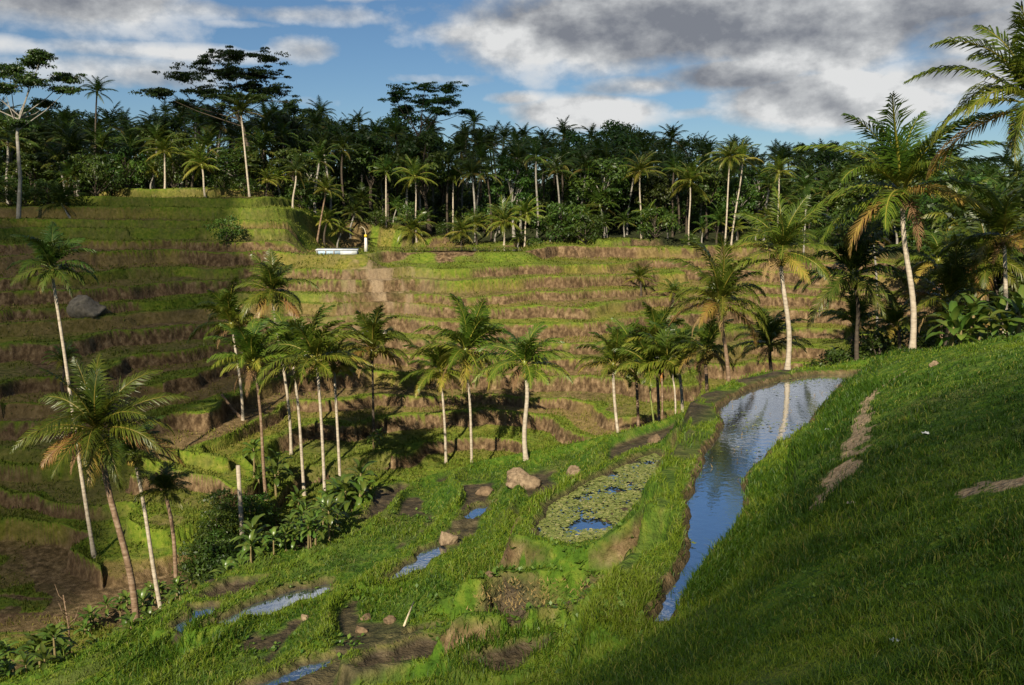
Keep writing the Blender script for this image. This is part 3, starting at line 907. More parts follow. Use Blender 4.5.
PALMS = [
    # crown px, base px, depth, crown radius px, label, options
    ((51, 268), (96, 582), 55, 38, 'very tall slender coconut palm leaning left over the shaded left terraces', dict(seed=1, curve=.0, crown=CROWN_SHADED[0])),
    ((98, 432), (132, 612), 41, 63, 'big coconut palm with thick brown leaning trunk above the banana clump at lower left', dict(mat='brown', crown=CROWN_BIG[0], seed=2, rw=1.35, curve=.03)),
    ((134, 455), (153, 562), 47, 36, 'coconut palm with thin straight trunk half hidden behind the big brown-trunked palm', dict(seed=3, crown=CROWN_SHADED[0], dry=False, curve=.0)),
    ((165, 492), (173, 560), 46, 28, 'short young palm with crooked trunk beside the big brown-trunked palm', dict(mat='brown', seed=4, nuts=False, dry=False, crown=CROWNS[3])),
    ((232, 325), (243, 420), None, 38, 'coconut palm at the back left of the central palm group on the valley terraces', dict(seed=5)),
    ((271, 292), (290, 444), 72, 36, 'tall coconut palm whose crown rises highest at the left of the central group', dict(seed=6, dry=False)),
    ((254, 365), (266, 498), 63, 44, 'coconut palm with thin brown trunk and white foot left of the tallest central trunk', dict(mat='brown', seed=7)),
    ((291, 352), (302, 470), 66, 40, 'coconut palm close behind and left of the long white-trunked palm over the gully bananas', dict(seed=8)),
    ((317, 362), (325, 512), 60, 48, 'coconut palm with long white trunk rising from the banana thicket in the gully', dict(seed=9, crown=CROWNS[0])),
    ((334, 366), (340, 497), 64, 34, 'slim coconut palm just right of the long white-trunked palm, crowns touching', dict(seed=10, dry=False)),
    ((372, 352), (374, 440), None, 40, 'coconut palm with dark trunk standing alone on the sunlit lower terraces', dict(mat='dark', seed=11)),
    ((440, 372), (446, 463), None, 36, 'smaller coconut palm with curved foot just left of the tall central palm', dict(seed=12)),
    ((465, 352), (472, 478), 71, 46, 'tall coconut palm with feathery upright crown before the middle of the terraces', dict(seed=13, crown=CROWNS[2])),
    ((525, 365), (526, 460), None, 42, 'coconut palm with straight white trunk casting its shadow on the terrace wall behind', dict(seed=14, crown=CROWNS[0])),
    ((613, 366), (616, 438), 58, 36, 'coconut palm with reddish crown heart just above the lily paddy bank', dict(seed=15)),
    ((634, 352), (636, 424), 60, 34, 'coconut palm hidden in the back of the thicket by the pond', dict(seed=16, mat='brown')),
    ((655, 345), (657, 420), 58, 36, 'coconut palm in the middle of the thicket by the pond with high bright crown', dict(seed=17, mat='brown')),
    ((676, 352), (679, 410), 56, 34, 'coconut palm with pale trunk at the right end of the thicket by the pond', dict(seed=18, crown=CROWN_SHADED[1])),
    ((718, 304), (727, 393), 42, 50, 'coconut palm with brown trunk and spreading fronds at the far corner of the pond', dict(mat='brown', seed=19, crown=CROWN_BIG[1], rw=.9)),
    ((780, 252), (787, 379), 41, 50, 'coconut palm with one-sided upswept fronds on the far bank of the pond', dict(seed=20, crown=CROWN_BIG[2])),
    ((853, 276), (857, 362), 46, 56, 'dark crowned coconut palm with dark trunk behind the end of the pond', dict(mat='dark', seed=21, crown=CROWN_SHADED[0])),
    ((903, 192), (912, 347), 41, 88, 'tall lit coconut palm with white trunk and huge crown behind the grassy knoll', dict(seed=22, crown=CROWN_BIG[0], rw=1.15, curve=.01)),
    ((1034, 106), (1044, 345), 33, 84, 'towering coconut palm cut by the right edge of the photo with drooping golden fronds', dict(mat='brown', seed=23, crown=CROWN_BIG[0], rw=1.1)),
    ((1004, 238), (1003, 330), 44, 52, 'coconut palm with half bright trunk behind the banana plants on the knoll', dict(seed=24, crown=CROWNS[8])),
    ((946, 300), (946, 345), 46, 50, 'stemless looking low coconut palm with arching golden fronds behind the knoll', dict(seed=25, mat='dark', crown=CROWN_BIG[2])),
    ((770, 345), (771, 385), 50, 40, 'low bushy palm between the two pond palms', dict(seed=26, mat='dark', crown=CROWNS[5], nuts=False)),
    ((854, 325), (853, 366), 52, 34, 'low young palm at the foot of the dark crowned palm', dict(seed=27, mat='dark', crown=CROWNS[3], nuts=False, dry=False)),
    ((897, 325), (898, 350), 49, 30, 'low young palm left of the tall white-trunked knoll palm', dict(seed=28, mat='dark', crown=CROWNS[1], nuts=False, dry=False)),
    ((705, 352), (706, 398), 50, 32, 'low palm with orange dead leaves left of the pond corner palm', dict(seed=29, mat='brown', crown=CROWNS[4])),
    ((640, 278), (641, 296), None, 20, 'small round palm alone on the upper right terraces', dict(seed=30, mat='dark', crown=FAR_CROWN_LIT[0], nuts=False, dry=False)),
    ((62, 362), (64, 394), None, 17, 'small spiky palm growing against the very tall slender palm', dict(seed=31, mat='dark', crown=CROWNS[5], nuts=False, dry=False)),
    ((672, 292), (673, 306), None, 18, 'small palm on the terrace right of the lone round palm', dict(seed=32, mat='dark', crown=FAR_CROWN_LIT[1], nuts=False, dry=False)),
    ((985, 262), (985, 340), 58, 44, 'half lit palm with spread fronds between the white-trunked knoll palm and the right edge', dict(seed=33, mat='dark', crown=CROWNS[6])),
    ((938, 262), (938, 340), 64, 42, 'palm with yellowish fronds right behind the white trunk of the tall knoll palm', dict(seed=34, mat='brown', crown=CROWNS[4])),
    ((962, 222), (962, 320), 74, 34, 'palm standing higher behind the low golden palm on the right', dict(seed=35, mat='grey', crown=CROWNS[7])),
    ((873, 238), (874, 320), 80, 30, 'palm far behind the dark crowned pond palm before the dark trees', dict(seed=36, mat='grey', crown=CROWNS[9])),
    # the edge of the forest
    ((165, 152), (166, 212), 114, 22, 'coconut palm on the grassy hump, first of the pale trunks from the left', dict(seed=40, crown=FAR_CROWN_LIT[0])),
    ((202, 166), (206, 214), 113, 22, 'sunlit coconut palm with drooping pale fronds on top of the grassy hump', dict(seed=41, crown=FAR_CROWN_LIT[1])),
    ((241, 112), (250, 210), 116, 24, 'tall coconut palm with long white trunk under the umbrella tree', dict(seed=42, crown=FAR_CROWN[0])),
    ((296, 172), (293, 206), 117, 18, 'short palm with a bright stub of trunk at the right end of the hump', dict(seed=43, crown=FAR_CROWN[1])),
    ((326, 190), (322, 217), 120, 20, 'leaning low palm on the slope where the hump falls to the plateau', dict(seed=44, crown=FAR_CROWN_LIT[2], mat='brown')),
    ((62, 205), (72, 238), 108, 24, 'low dark palm at the left foot of the forest', dict(seed=45, crown=FAR_CROWN[2], mat='grey')),
    ((97, 92), (95, 205), 122, 20, 'tall coconut palm silhouetted against the sky left of the umbrella tree', dict(seed=46, crown=FAR_CROWN[3], mat='dark')),
    ((72, 145), (78, 235), 116, 22, 'dark coconut palm with long thin trunk left of the hump', dict(seed=47, crown=FAR_CROWN[1], mat='dark')),
    ((386, 172), (386, 212), 134, 20, 'coconut palm at the forest front left of the tall central edge palm', dict(seed=48, crown=FAR_CROWN[0])),
    ((415, 178), (416, 218), 132, 22, 'bright coconut palm at the forest front straight above the plateau pond', dict(seed=49, crown=FAR_CROWN_LIT[2])),
    ((453, 178), (453, 200), 140, 20, 'star shaped coconut palm deep in the dark forest behind the plateau', dict(seed=50, crown=FAR_CROWN_LIT[1])),
    ((413, 232), (413, 246), 132, 22, 'low bushy palm with no visible trunk right behind the plateau pond', dict(seed=51, crown=FAR_CROWN_LIT[0], mat='dark')),
    ((461, 232), (461, 246), 132, 20, 'low bright palm at the right end of the plateau pond', dict(seed=52, crown=FAR_CROWN_LIT[1], mat='dark')),
    ((505, 222), (504, 246), 132, 24, 'bushy coconut palm right of the plateau, the left one of two touching', dict(seed=53, crown=FAR_CROWN_LIT[2])),
    ((527, 214), (524, 246), 133, 22, 'bushy coconut palm right of the plateau, the right one of two touching', dict(seed=54, crown=FAR_CROWN_LIT[0])),
    ((600, 206), (606, 240), 138, 26, 'coconut palm with brown leaning trunk before the bright shrubs at the forest edge', dict(seed=55, crown=FAR_CROWN[2], mat='grey')),
    ((640, 172), (641, 238), 138, 24, 'sunlit coconut palm with full white trunk at the forest edge, right of centre', dict(seed=56, crown=FAR_CROWN_LIT[1])),
    ((690, 182), (689, 241), 137, 26, 'sunlit coconut palm with reddish trunk between the white one and the crossing pair', dict(seed=57, crown=FAR_CROWN_LIT[2])),
    ((730, 158), (725, 243), 134, 22, 'left palm of the crossing pair of slender pale trunks at the forest edge', dict(seed=58, crown=FAR_CROWN_LIT[0])),
    ((743, 160), (733, 232), 137, 22, 'right palm of the crossing pair, leaning right at the forest edge', dict(seed=59, crown=FAR_CROWN_LIT[1])),
    ((779, 172), (778, 225), 132, 20, 'coconut palm behind the upswept pond palm at the forest edge', dict(seed=60, crown=FAR_CROWN_LIT[2])),
    ((806, 205), (804, 245), 130, 20, 'coconut palm right of the upswept pond palm by the upper terraces', dict(seed=61, crown=FAR_CROWN[3], mat='grey')),
]
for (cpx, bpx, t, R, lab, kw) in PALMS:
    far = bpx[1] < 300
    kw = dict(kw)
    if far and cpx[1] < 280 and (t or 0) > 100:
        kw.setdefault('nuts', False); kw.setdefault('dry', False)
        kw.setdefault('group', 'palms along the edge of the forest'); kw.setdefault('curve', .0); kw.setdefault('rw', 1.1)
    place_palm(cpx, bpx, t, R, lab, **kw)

# slender betel palms in the thicket by the pond
for i, (c, b, t, mat, lab) in enumerate([
        ((649, 368), (652, 425), 54, 'green', 'slender betel palm with green stem in the thicket by the pond'),
        ((661, 362), (661, 424), 53.5, 'brown', 'slender betel palm with orange flower sheath under its crown'),
        ((671, 366), (673, 417), 53, 'pale', 'slender betel palm with leaning white stem at the pond thicket')]):
    o = place_palm(c, b, t, 24, lab, mat, ARECA[i % 2], 70 + i, nuts=False, dry=False, group='betel palms in the pond thicket', rw=.55, name='betel_palm')
    next(k for k in o.children if k.name.startswith('crown')).scale = (1.3,) * 3
    if i == 1:
        mb = MB(); mb.tube([(0, 0, 0), (.05, 0, -.4), (.03, .02, -.8)], [.06, .18, .08], 8)
        k = link('flower_sheath', mb.mesh('sheath', plain_material('orange_sheath', (.25, .11, .03), (.42, .20, .06), 5)), o, np.array(next(k for k in o.children if k.name.startswith('crown')).location) + (0, -.15, -.5))


# ------------------------------------------------------------------ broadleaf trees
def leaf_cloud(mb, centers, n, size, rng, flat_=1.0, tone_c=None):
    """many small leaves through the outer part of several uneven lobes"""
    for ci, (c, r) in enumerate(centers):
        c = np.array(c); r = np.array(r)
        for j in range(n):
            d = np.array([rng.gauss(0, 1), rng.gauss(0, 1), rng.gauss(0, 1)]); d /= np.linalg.norm(d) + 1e-9
            if d[2] < -.35 and rng.random() < .6: d[2] *= -.6
            q = rng.random() ** .38 * (1 + .18 * math.sin(5 * d[0] + ci) * math.cos(4 * d[1] + 2 * ci))
            p = c + d * r * q
            nn = d * .8 + np.array([rng.gauss(0, .6), rng.gauss(0, .6), rng.gauss(.35, .5)]); nn /= np.linalg.norm(nn)
            a = np.cross(nn, [rng.gauss(0, 1), rng.gauss(0, 1), rng.gauss(0, 1)]); a /= np.linalg.norm(a) + 1e-9
            b = np.cross(nn, a)
            s = size * rng.uniform(.6, 1.35)
            tn = min(1, max(0, (tone_c[ci] if tone_c else .5) + rng.gauss(0, .16)))
            dr = -nn * s * .25
            mb.add([p - a * s, p - b * s * .42 + dr * .2, p + a * s + dr, p + b * s * .42 + dr * .2], [(0, 1, 2, 3)], tone=tn)


def broadleaf(seed, H, W, trunkf, lobes, nleaf, size, mat, bark, flat_top=False):
    rng = random.Random(seed)
    tb = MB(); cb = MB()
    lean = np.array([rng.uniform(-.06, .06) * H, rng.uniform(-.06, .06) * H, 0])
    th = H * trunkf
    tp = [np.array([0, 0, -.8]), np.array([0, 0, 0.]), lean * .4 + (0, 0, th * .5), lean + (0, 0, th), lean * 1.1 + (0, 0, H * .8)]
    r0 = .018 * H + .08
    tb.tube(tp, [r0 * 1.4, r0 * 1.15, r0 * .8, r0 * .6, r0 * .2], 8)
    cs = []; tones = []
    for i in range(lobes):
        a = i * 2.4 + rng.uniform(-.5, .5)
        k = (i + .5) / lobes
        zz = th + (H - th) * (.15 + .8 * k)
        prof = math.sin(math.pi * min(.97, .22 + .72 * k)) ** .8
        rr = W * .5 * prof * rng.uniform(.55, 1.0)
        c = np.array([math.cos(a) * rr, math.sin(a) * rr, zz]) + lean
        lr = W * .22 * rng.uniform(.75, 1.3)
        cs.append((c, (lr, lr, lr * rng.uniform(.55, .8)))); tones.append(rng.uniform(.2, .75))
        s = tp[3] * (1 - .35 * k) if k < .5 else tp[3] + (tp[4] - tp[3]) * (k - .5) * 1.4
        tb.tube([s, (s + c) / 2 + (0, 0, .05 * H), c], [r0 * .35, r0 * .22, r0 * .06], 5, cap=False)
    leaf_cloud(cb, cs, nleaf // lobes, size, rng, tone_c=tones)
    return tb.mesh('tree_trunk', bark, True), cb.mesh('tree_crown', mat)


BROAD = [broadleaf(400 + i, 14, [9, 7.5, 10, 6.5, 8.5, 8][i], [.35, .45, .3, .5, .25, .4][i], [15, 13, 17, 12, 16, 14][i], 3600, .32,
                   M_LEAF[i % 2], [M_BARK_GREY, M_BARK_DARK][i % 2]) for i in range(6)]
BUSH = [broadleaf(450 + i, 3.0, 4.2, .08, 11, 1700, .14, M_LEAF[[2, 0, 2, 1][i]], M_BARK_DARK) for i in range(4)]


def tree_from(pair, loc, rz, sc, name, label, cat, group, scz=1.0):
    o = empty(name, loc, rz, sc); o.scale = (sc, sc, sc * scz)
    tag(o, label, cat, group)
    link('trunk', pair[0], o); link('crown', pair[1], o)
    return o


# flat crowned umbrella trees above the forest
def umbrella_tree(px_base, t, pads, label, seed, fork=.5, mat_t='grey', lean=0.0):
    rng = random.Random(seed)
    b = pt(px_base[0], px_base[1], t); b[2] = ground(b[0], b[1]) - .2
    o = empty('umbrella_tree', b)
    tag(o, label, 'tree', 'flat crowned umbrella trees')
    tb = MB(); cb = MB()
    tops = [pt(u, v, t) - b + np.array([0, rng.uniform(-3.2, 3.2), 0]) for (u, v, ru, rv) in pads]
    cen = np.mean(tops, 0); H = cen[2]
    f = np.array([cen[0] * fork * .5, cen[1] * .3, H * fork])
    tb.tube([(0, 0, -1), (0, 0, 0), f * .5 + (.3, 0, 0), f], [.34, .28, .21, .17], 9)
    hub = f + (cen - f) * .45
    tb.tube([f, hub], [.17, .12], 7, cap=False)
    for (u, v, ru, rv), p in zip(pads, tops):
        st = f + (hub - f) * rng.random()
        mid = st * .45 + p * .55 + np.array([0, 0, -.4])
        tb.tube([st, mid, p - (0, 0, .2)], [.09, .055, .02], 5, cap=False)
        rx = ru * t / F; rz_ = max(rv * t / F, .22)
        cs = []
        nl = max(4, int(rx * 2.2))
        for k in range(nl * 5):
            a = rng.uniform(0, 6.28); q = min(1.5, abs(rng.gauss(0, .62)))
            c = p + np.array([math.cos(a) * rx * q, math.sin(a) * rx * q * .9, rng.gauss(0, .55) * rz_ + q * rng.uniform(-.5, .35) * rz_])
            lr = rng.uniform(.45, 1.0)
            cs.append((c, (lr * 1.25, lr * 1.25, lr * .38)))
            if k % 3: continue
            tb.tube([p - (0, 0, .3), c - (0, 0, .1)], [.035, .015], 4, cap=False)
        leaf_cloud(cb, cs, 70, .17, rng, tone_c=[rng.uniform(.1, .5) for _ in cs])
    link('trunk', tb.mesh('tree_trunk', M_BARK_GREY if mat_t == 'grey' else M_BARK_DARK, True), o)
    link('crown', cb.mesh('tree_crown', M_LEAF[0]), o)
    return o


umbrella_tree((20, 243), 105, [(5, 70, 20, 5), (30, 62, 14, 4), (48, 58, 8, 4), (58, 75, 16, 4), (35, 82, 28, 5), (8, 88, 18, 4), (60, 88, 10, 3), (-14, 78, 20, 5), (35, 100, 12, 3), (20, 125, 12, 3), (-20, 95, 18, 4)],
              'umbrella tree with white trunk and thin layered crown at the left edge', 501, .62)
umbrella_tree((255, 205), 124, [(205, 62, 14, 4), (240, 58, 30, 4), (268, 60, 18, 3), (222, 70, 36, 5), (255, 73, 34, 5), (190, 79, 22, 4), (245, 85, 40, 5), (270, 88, 18, 4),
                                (168, 96, 16, 4), (178, 104, 10, 3), (205, 92, 22, 4), (260, 100, 26, 4), (230, 98, 24, 4), (160, 92, 9, 3)],
              'dark umbrella tree with wide dense flat crown highest on the skyline', 502, .6, 'dark')
umbrella_tree((415, 215), 150, [(402, 92, 12, 5), (425, 88, 16, 4), (450, 90, 14, 4), (395, 98, 10, 4), (420, 100, 22, 4), (448, 103, 20, 4), (465, 110, 9, 3), (405, 108, 14, 4), (440, 114, 18, 3)],
              'umbrella tree with airy crown above the middle of the forest', 503, .66, 'dark')

# ------------------------------------------------------------------ forest
VT = ([-80, 0, 60, 120, 200, 300, 340, 420, 480, 560, 650, 720, 800, 880, 950, 1024, 1110],
      [104, 106, 112, 118, 108, 110, 112, 114, 120, 128, 132, 140, 146, 152, 160, 165, 168])
VE = ([-80, 60, 130, 330, 360, 560, 700, 800, 900, 1000, 1110], [112, 114, 121, 124, 136, 137, 142, 140, 128, 120, 115])   # depth of the forest front
rngF = random.Random(5)
PALM_T = [trunk_mesh((x, y, 12), .19, .13, m, .02, s, 6) for s, (x, y, m) in enumerate([(0, 0, M_BARK_DARK), (.7, .2, M_BARK_GREY), (-.8, .3, M_BARK_GREY), (.3, -.5, M_BARK_DARK)])]
n_palm = n_tree = 0
BAND = [('at the left of the forest behind the grassy hump', 340), ('in the middle of the forest behind the plateau', 580), ('at the right of the forest behind the upper terraces', 2000)]


def band(u):
    for s, lim in BAND:
        if u < lim: return s


for row in range(7):
    step = [22, 25, 27, 30, 32, 36, 40][row]
    u = -90 + rngF.uniform(0, 20)
    while u < 1115:
        u += step * rngF.uniform(.55, 1.35)
        t = np.interp(u, *VE) + [3, 9, 17, 28, 42, 60, 85][row] + rngF.uniform(-3, 3)
        p = pt(u, 220, t); g = ground(p[0], p[1])
        vt = np.interp(u, *VT) + rngF.uniform(-9, 20) + [26, 14, 8, 3, 2, 0, 0][row]
        top = (220 - vt) / F * t
        H = top - g
        H = min(max(H, 5), 30)
        loc = (p[0], p[1], g - .1)
        is_palm = rngF.random() < (.66 if row > 0 else .5)
        if is_palm:
            sc = H / 14.2
            scx = rngF.uniform(.95, 1.25)
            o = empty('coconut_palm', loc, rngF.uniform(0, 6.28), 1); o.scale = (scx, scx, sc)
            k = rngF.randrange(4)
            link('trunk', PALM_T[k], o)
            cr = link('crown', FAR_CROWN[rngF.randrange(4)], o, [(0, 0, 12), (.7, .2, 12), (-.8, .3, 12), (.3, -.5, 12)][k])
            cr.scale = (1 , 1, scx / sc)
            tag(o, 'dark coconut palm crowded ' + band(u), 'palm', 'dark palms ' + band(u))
            n_palm += 1
        else:
            sc = H / 14.3; w = rngF.uniform(.85, 1.2) * max(.72, min(sc, 1.25))
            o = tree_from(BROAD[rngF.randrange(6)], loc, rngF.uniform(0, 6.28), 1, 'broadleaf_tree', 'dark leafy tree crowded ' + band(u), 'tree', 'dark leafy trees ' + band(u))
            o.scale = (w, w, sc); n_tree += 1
print('forest', n_palm, n_tree)

# the shrub belt along the forest foot
def put_bush(u, v, t, sc, label, group, k=None, scz=1.0):
    if t is None:
        p = hit(u, v)
    else:
        p = pt(u, v, t); p[2] = ground(p[0], p[1])
    o = tree_from(BUSH[rngF.randrange(4) if k is None else k], (p[0], p[1], p[2] - .15), rngF.uniform(0, 6.28), sc, 'leafy_shrub', label, 'shrub', group, scz)
    return o


u = -60
while u < 1090:
    u += rngF.uniform(12, 24)
    t = np.interp(u, *VE) - rngF.uniform(0, 5)
    if rngF.random() < .5:
        put_bush(u, 230, t, rngF.uniform(.6, 1.5), 'shrub in the dense green belt along the foot of the forest', 'shrubs along the foot of the forest', scz=rngF.uniform(.7, 1.3))
    else:
        p = pt(u, 220, t); p[2] = ground(p[0], p[1]) - .2
        o = empty('coconut_palm', p, rngF.uniform(0, 6.28)); s_ = rngF.uniform(.55, .95); k = rngF.randrange(4)
        o.scale = (s_, s_, s_)
        tk = link('trunk', PALM_T[k], o); tk.scale = (1.1, 1.1, .33)
        cr = link('crown', (FAR_CROWN + FAR_CROWN_LIT)[rngF.randrange(7)], o, [(0, 0, 4), (.7, .2, 4), (-.8, .3, 4), (.3, -.5, 4)][k])
        tag(o, 'low young palm in the green belt along the foot of the forest', 'palm', 'low palms along the foot of the forest')
for dd, sz in ((9, 1.5), (19, 1.9), (30, 2.2)):
    u = -60
    while u < 1060:
        u += rngF.uniform(24, 40)
        put_bush(u, 215, np.interp(u, *VE) + dd + rngF.uniform(-3, 3), sz * rngF.uniform(.85, 1.2), 'shrub in the shade between the trunks of the forest', 'shrubs between the forest trunks')
for (u, v, t, s, lab) in [(228, 228, 104, 1.0, 'dark spiky shrub on the slope of the grassy hump'), (560, 245, 134, 2.0, 'large bright green shrub right of the two touching palms'),
                          (585, 250, 132, 1.5, 'rounded shrub beside the dry earth cut at the forest edge'), (655, 245, 136, 1.6, 'shrub at the foot of the white trunked edge palm')]:
    put_bush(u, v, t, s, lab, 'single shrubs on the far slope', 2 if s > 1.2 else 0)
# trees and undergrowth that fill the right side behind the knoll
for i in range(15):
    u = rngF.uniform(925, 1100); t = rngF.uniform(62, 100)
    p = pt(u, 220, t); g = ground(p[0], p[1])
    H = ((220 - rngF.uniform(172, 215)) / F * t - g)
    o = tree_from(BROAD[rngF.randrange(6)], (p[0], p[1], g - .1), rngF.uniform(0, 6.28), 1, 'broadleaf_tree', 'leafy tree in the thicket right of the knoll palm', 'tree', 'leafy trees of the right thicket')
    o.scale = (H / 15, H / 15, H / 14.3)
for i in range(16):
    u = rngF.uniform(835, 1090); t = rngF.uniform(46, 60)
    put_bush(u, 330, t, rngF.uniform(.7, 1.3), 'leafy shrub in the undergrowth behind the knoll and pond end', 'undergrowth shrubs behind the knoll', rngF.choice([0, 2, 2]))
for i in range(11):
    u = rngF.uniform(610, 770); t = rngF.uniform(50, 60)
    put_bush(u, 400, t, rngF.uniform(.4, .75), 'small shrub under the palms of the pond thicket', 'undergrowth shrubs in the pond thicket', rngF.choice([0, 1]))
for i in range(40):
    u = rngF.uniform(205, 350); v = 478 + (335 - u) * .25 + rngF.uniform(0, 45)
    put_bush(u, v, rngF.uniform(50, 60), rngF.uniform(.45, .85), 'dark shrub under the palms in the gully', 'dark shrubs in the gully', rngF.choice([0, 1, 2]))


# ------------------------------------------------------------------ bananas
def banana(seed, H=2.2, nl=8):
    rng = random.Random(seed); sb = MB(); lb = MB()
    sb.tube([(0, 0, -.3), (0, 0, 0), (.03, .02, H * .5), (.05, .0, H)], [.13, .12, .09, .05], 8)
    for i in range(nl):
        az = i * 2.4 + rng.uniform(-.3, .3); k = i / (nl - 1)
        e0 = math.radians(84 - 88 * k + rng.uniform(-8, 8)); L = rng.uniform(1.1, 1.7); wd = rng.uniform(.18, .26)
        h = np.array([math.cos(az), math.sin(az), 0]); side = np.array([-h[1], h[0], 0])
        p = np.array([.05, 0, H - .1 - .35 * k]); n = 10; V = []; Q = []
        tone = rng.uniform(.15, .7)
        for j in range(n + 1):
            s = j / n
            e = e0 - math.radians(75) * s ** 1.4
            tg = h * math.cos(e) + UP * math.sin(e)
            up = np.cross(side, tg) * -1
            w = wd * max(.06, math.sin(math.pi * min(1, max(0, (s - .12) / .9))) ** .6) if s > .14 else .03
            if s > .97: w = .03
            edge = up * w * .35 + side * 0
            rip = rng.uniform(-.04, .04)
            V += [p - side * w + edge + UP * rip, p, p + side * w + edge - UP * rip]
            p = p + tg * L / n
        for j in range(n):
            a = j * 3
            Q += [(a, a + 1, a + 4, a + 3), (a + 1, a + 2, a + 5, a + 4)]
        lb.add(V, Q, tone=[min(1, tone + (.3 if m % 3 == 1 else 0)) for m in range(len(V))])
    return sb.mesh('banana_stem', M_STEM, True), lb.mesh('banana_leaves', M_BANANA, True)


BAN = [banana(600 + i, [2.3, 1.7, 2.8, 1.0, 2.0][i], [12, 11, 13, 10, 12][i]) for i in range(5)]


def put_banana(p, sc, label, group, kinds=(0, 1, 2, 3, 4)):
    o = empty('banana_plant', (p[0], p[1], p[2] - .05), rngF.uniform(0, 6.28), sc)
    tag(o, label, 'banana plant', group)
    b = BAN[rngF.choice(kinds)]
    link('stem', b[0], o); link('leaves', b[1], o)
    return o


def banana_patch(n, us, vf, ts, sc, label, group, kinds=(0, 1, 2, 3, 4)):
    for i in range(n):
        u = rngF.uniform(*us); t = rngF.uniform(*ts) if ts else None
        v = vf(u) + rngF.uniform(-7, 7)
        if t is None:
            p = hit(u, v)
        else:
            p = pt(u, v, t); p[2] = ground(p[0], p[1])
        if p[2] < -21.6 and t and t > 48: continue
        put_banana(p, rngF.uniform(*sc), label, group, kinds)


banana_patch(170, (205, 362), lambda u: 560 - (u - 210) * .27, (43, 55), (.42, .8), 'banana plant in the sunlit thicket at the gully foot under the central palms', 'bananas of the gully thicket')
banana_patch(20, (250, 320), lambda u: 470, (57, 66), (.6, 1.0), 'banana plant in the upper clump among the central palm trunks', 'bananas among the central palm trunks')
banana_patch(14, (355, 440), lambda u: 470, (60, 68), (.55, .8), 'small banana plant in the row along the foot of the sunlit terraces', 'small bananas below the sunlit terraces')
banana_patch(34, (205, 345), lambda u: 568 - (u - 210) * .27, None, (.32, .55), 'banana plant in the sunlit thicket at the gully foot under the central palms', 'bananas of the gully thicket')
banana_patch(16, (80, 195), lambda u: 634 - (u - 80) * .42, None, (.3, .5), 'banana plant around the foot of the big brown trunked palm', 'bananas around the big brown trunked palm')
banana_patch(26, (-15, 66), lambda u: 660, (35, 41), (.4, .7), 'shaded banana plant in the dark clump at the lower left corner', 'bananas of the lower left corner')
banana_patch(24, (70, 195), lambda u: 640 - (u - 75) * .4, (37, 44), (.32, .55), 'banana plant around the foot of the big brown trunked palm', 'bananas around the big brown trunked palm')
banana_patch(14, (950, 1050), lambda u: 335, (34, 41), (.7, 1.05), 'bright broad leaved banana plant at the right end of the knoll crest', 'bananas behind the knoll crest', [1, 3, 3])
banana_patch(4, (366, 380), lambda u: 452, (74, 76), (.4, .55), 'small dry banana plant at the foot of the lone dark trunked palm', 'small bananas at the lone palm')
# ================================================================== grass and small growth
M_GRASS = leaf_material('grass_blade', [(0, (.018, .050, .004)), (.4, (.050, .105, .007)), (.74, (.155, .215, .013)), (1, (.26, .21, .06))], .35, .5, .25, vary=0)
M_TUFT = leaf_material('terrace_grass_blade', [(0, (.055, .095, .009)), (.5, (.13, .15, .02)), (1, (.27, .215, .06))], .3, .6, .15, vary=0)


def blades(name, x, y, z, h, w, tone, lean, seed, mat, label):
    n = len(x); r = np.random.default_rng(seed)
    a = r.uniform(0, 2 * np.pi, n); b = r.uniform(0, 2 * np.pi, n)
    sx, sy = np.cos(a) * w * .5, np.sin(a) * w * .5
    lx, ly = np.cos(b) * lean * h, np.sin(b) * lean * h
    P = np.stack([x, y, z - .02], 1)
    S = np.stack([sx, sy, np.zeros(n)], 1)
    Lv = np.stack([lx, ly, np.zeros(n)], 1)
    U = np.stack([np.zeros(n), np.zeros(n), h], 1)
    m = P + U * .6 + Lv * .3
    tp = P + U * (1 - .25 * lean[:, None]) + Lv
    V = np.stack([P - S, P + S, m + S * .75, m - S * .75, tp], 1).reshape(-1, 3)
    i = np.arange(n)[:, None] * 5
    Q = i + np.array([[0, 1, 2, 3]]); T = i + np.array([[3, 2, 4]])
    tn = np.stack([tone * .8, tone * .8, tone, tone, np.clip(tone + .12, 0, 1)], 1).ravel()
    me = mesh_np(name, V, Q, T, [mat], False, {'tone': tn})
    o = link(name, me); tag(o, label, None, None, 'stuff')
    return o


def polar(n, r0, r1, azlim, rng):
    az = np.radians(rng.uniform(-azlim, azlim, n))
    r = np.exp(rng.uniform(math.log(r0), math.log(r1), n))
    return r * np.sin(az), r * np.cos(az), r


FLAT_P = [f['P'] for f in FLATS]
PATH_3D = [(hit(*p), w) for p, w in PATH_PX]


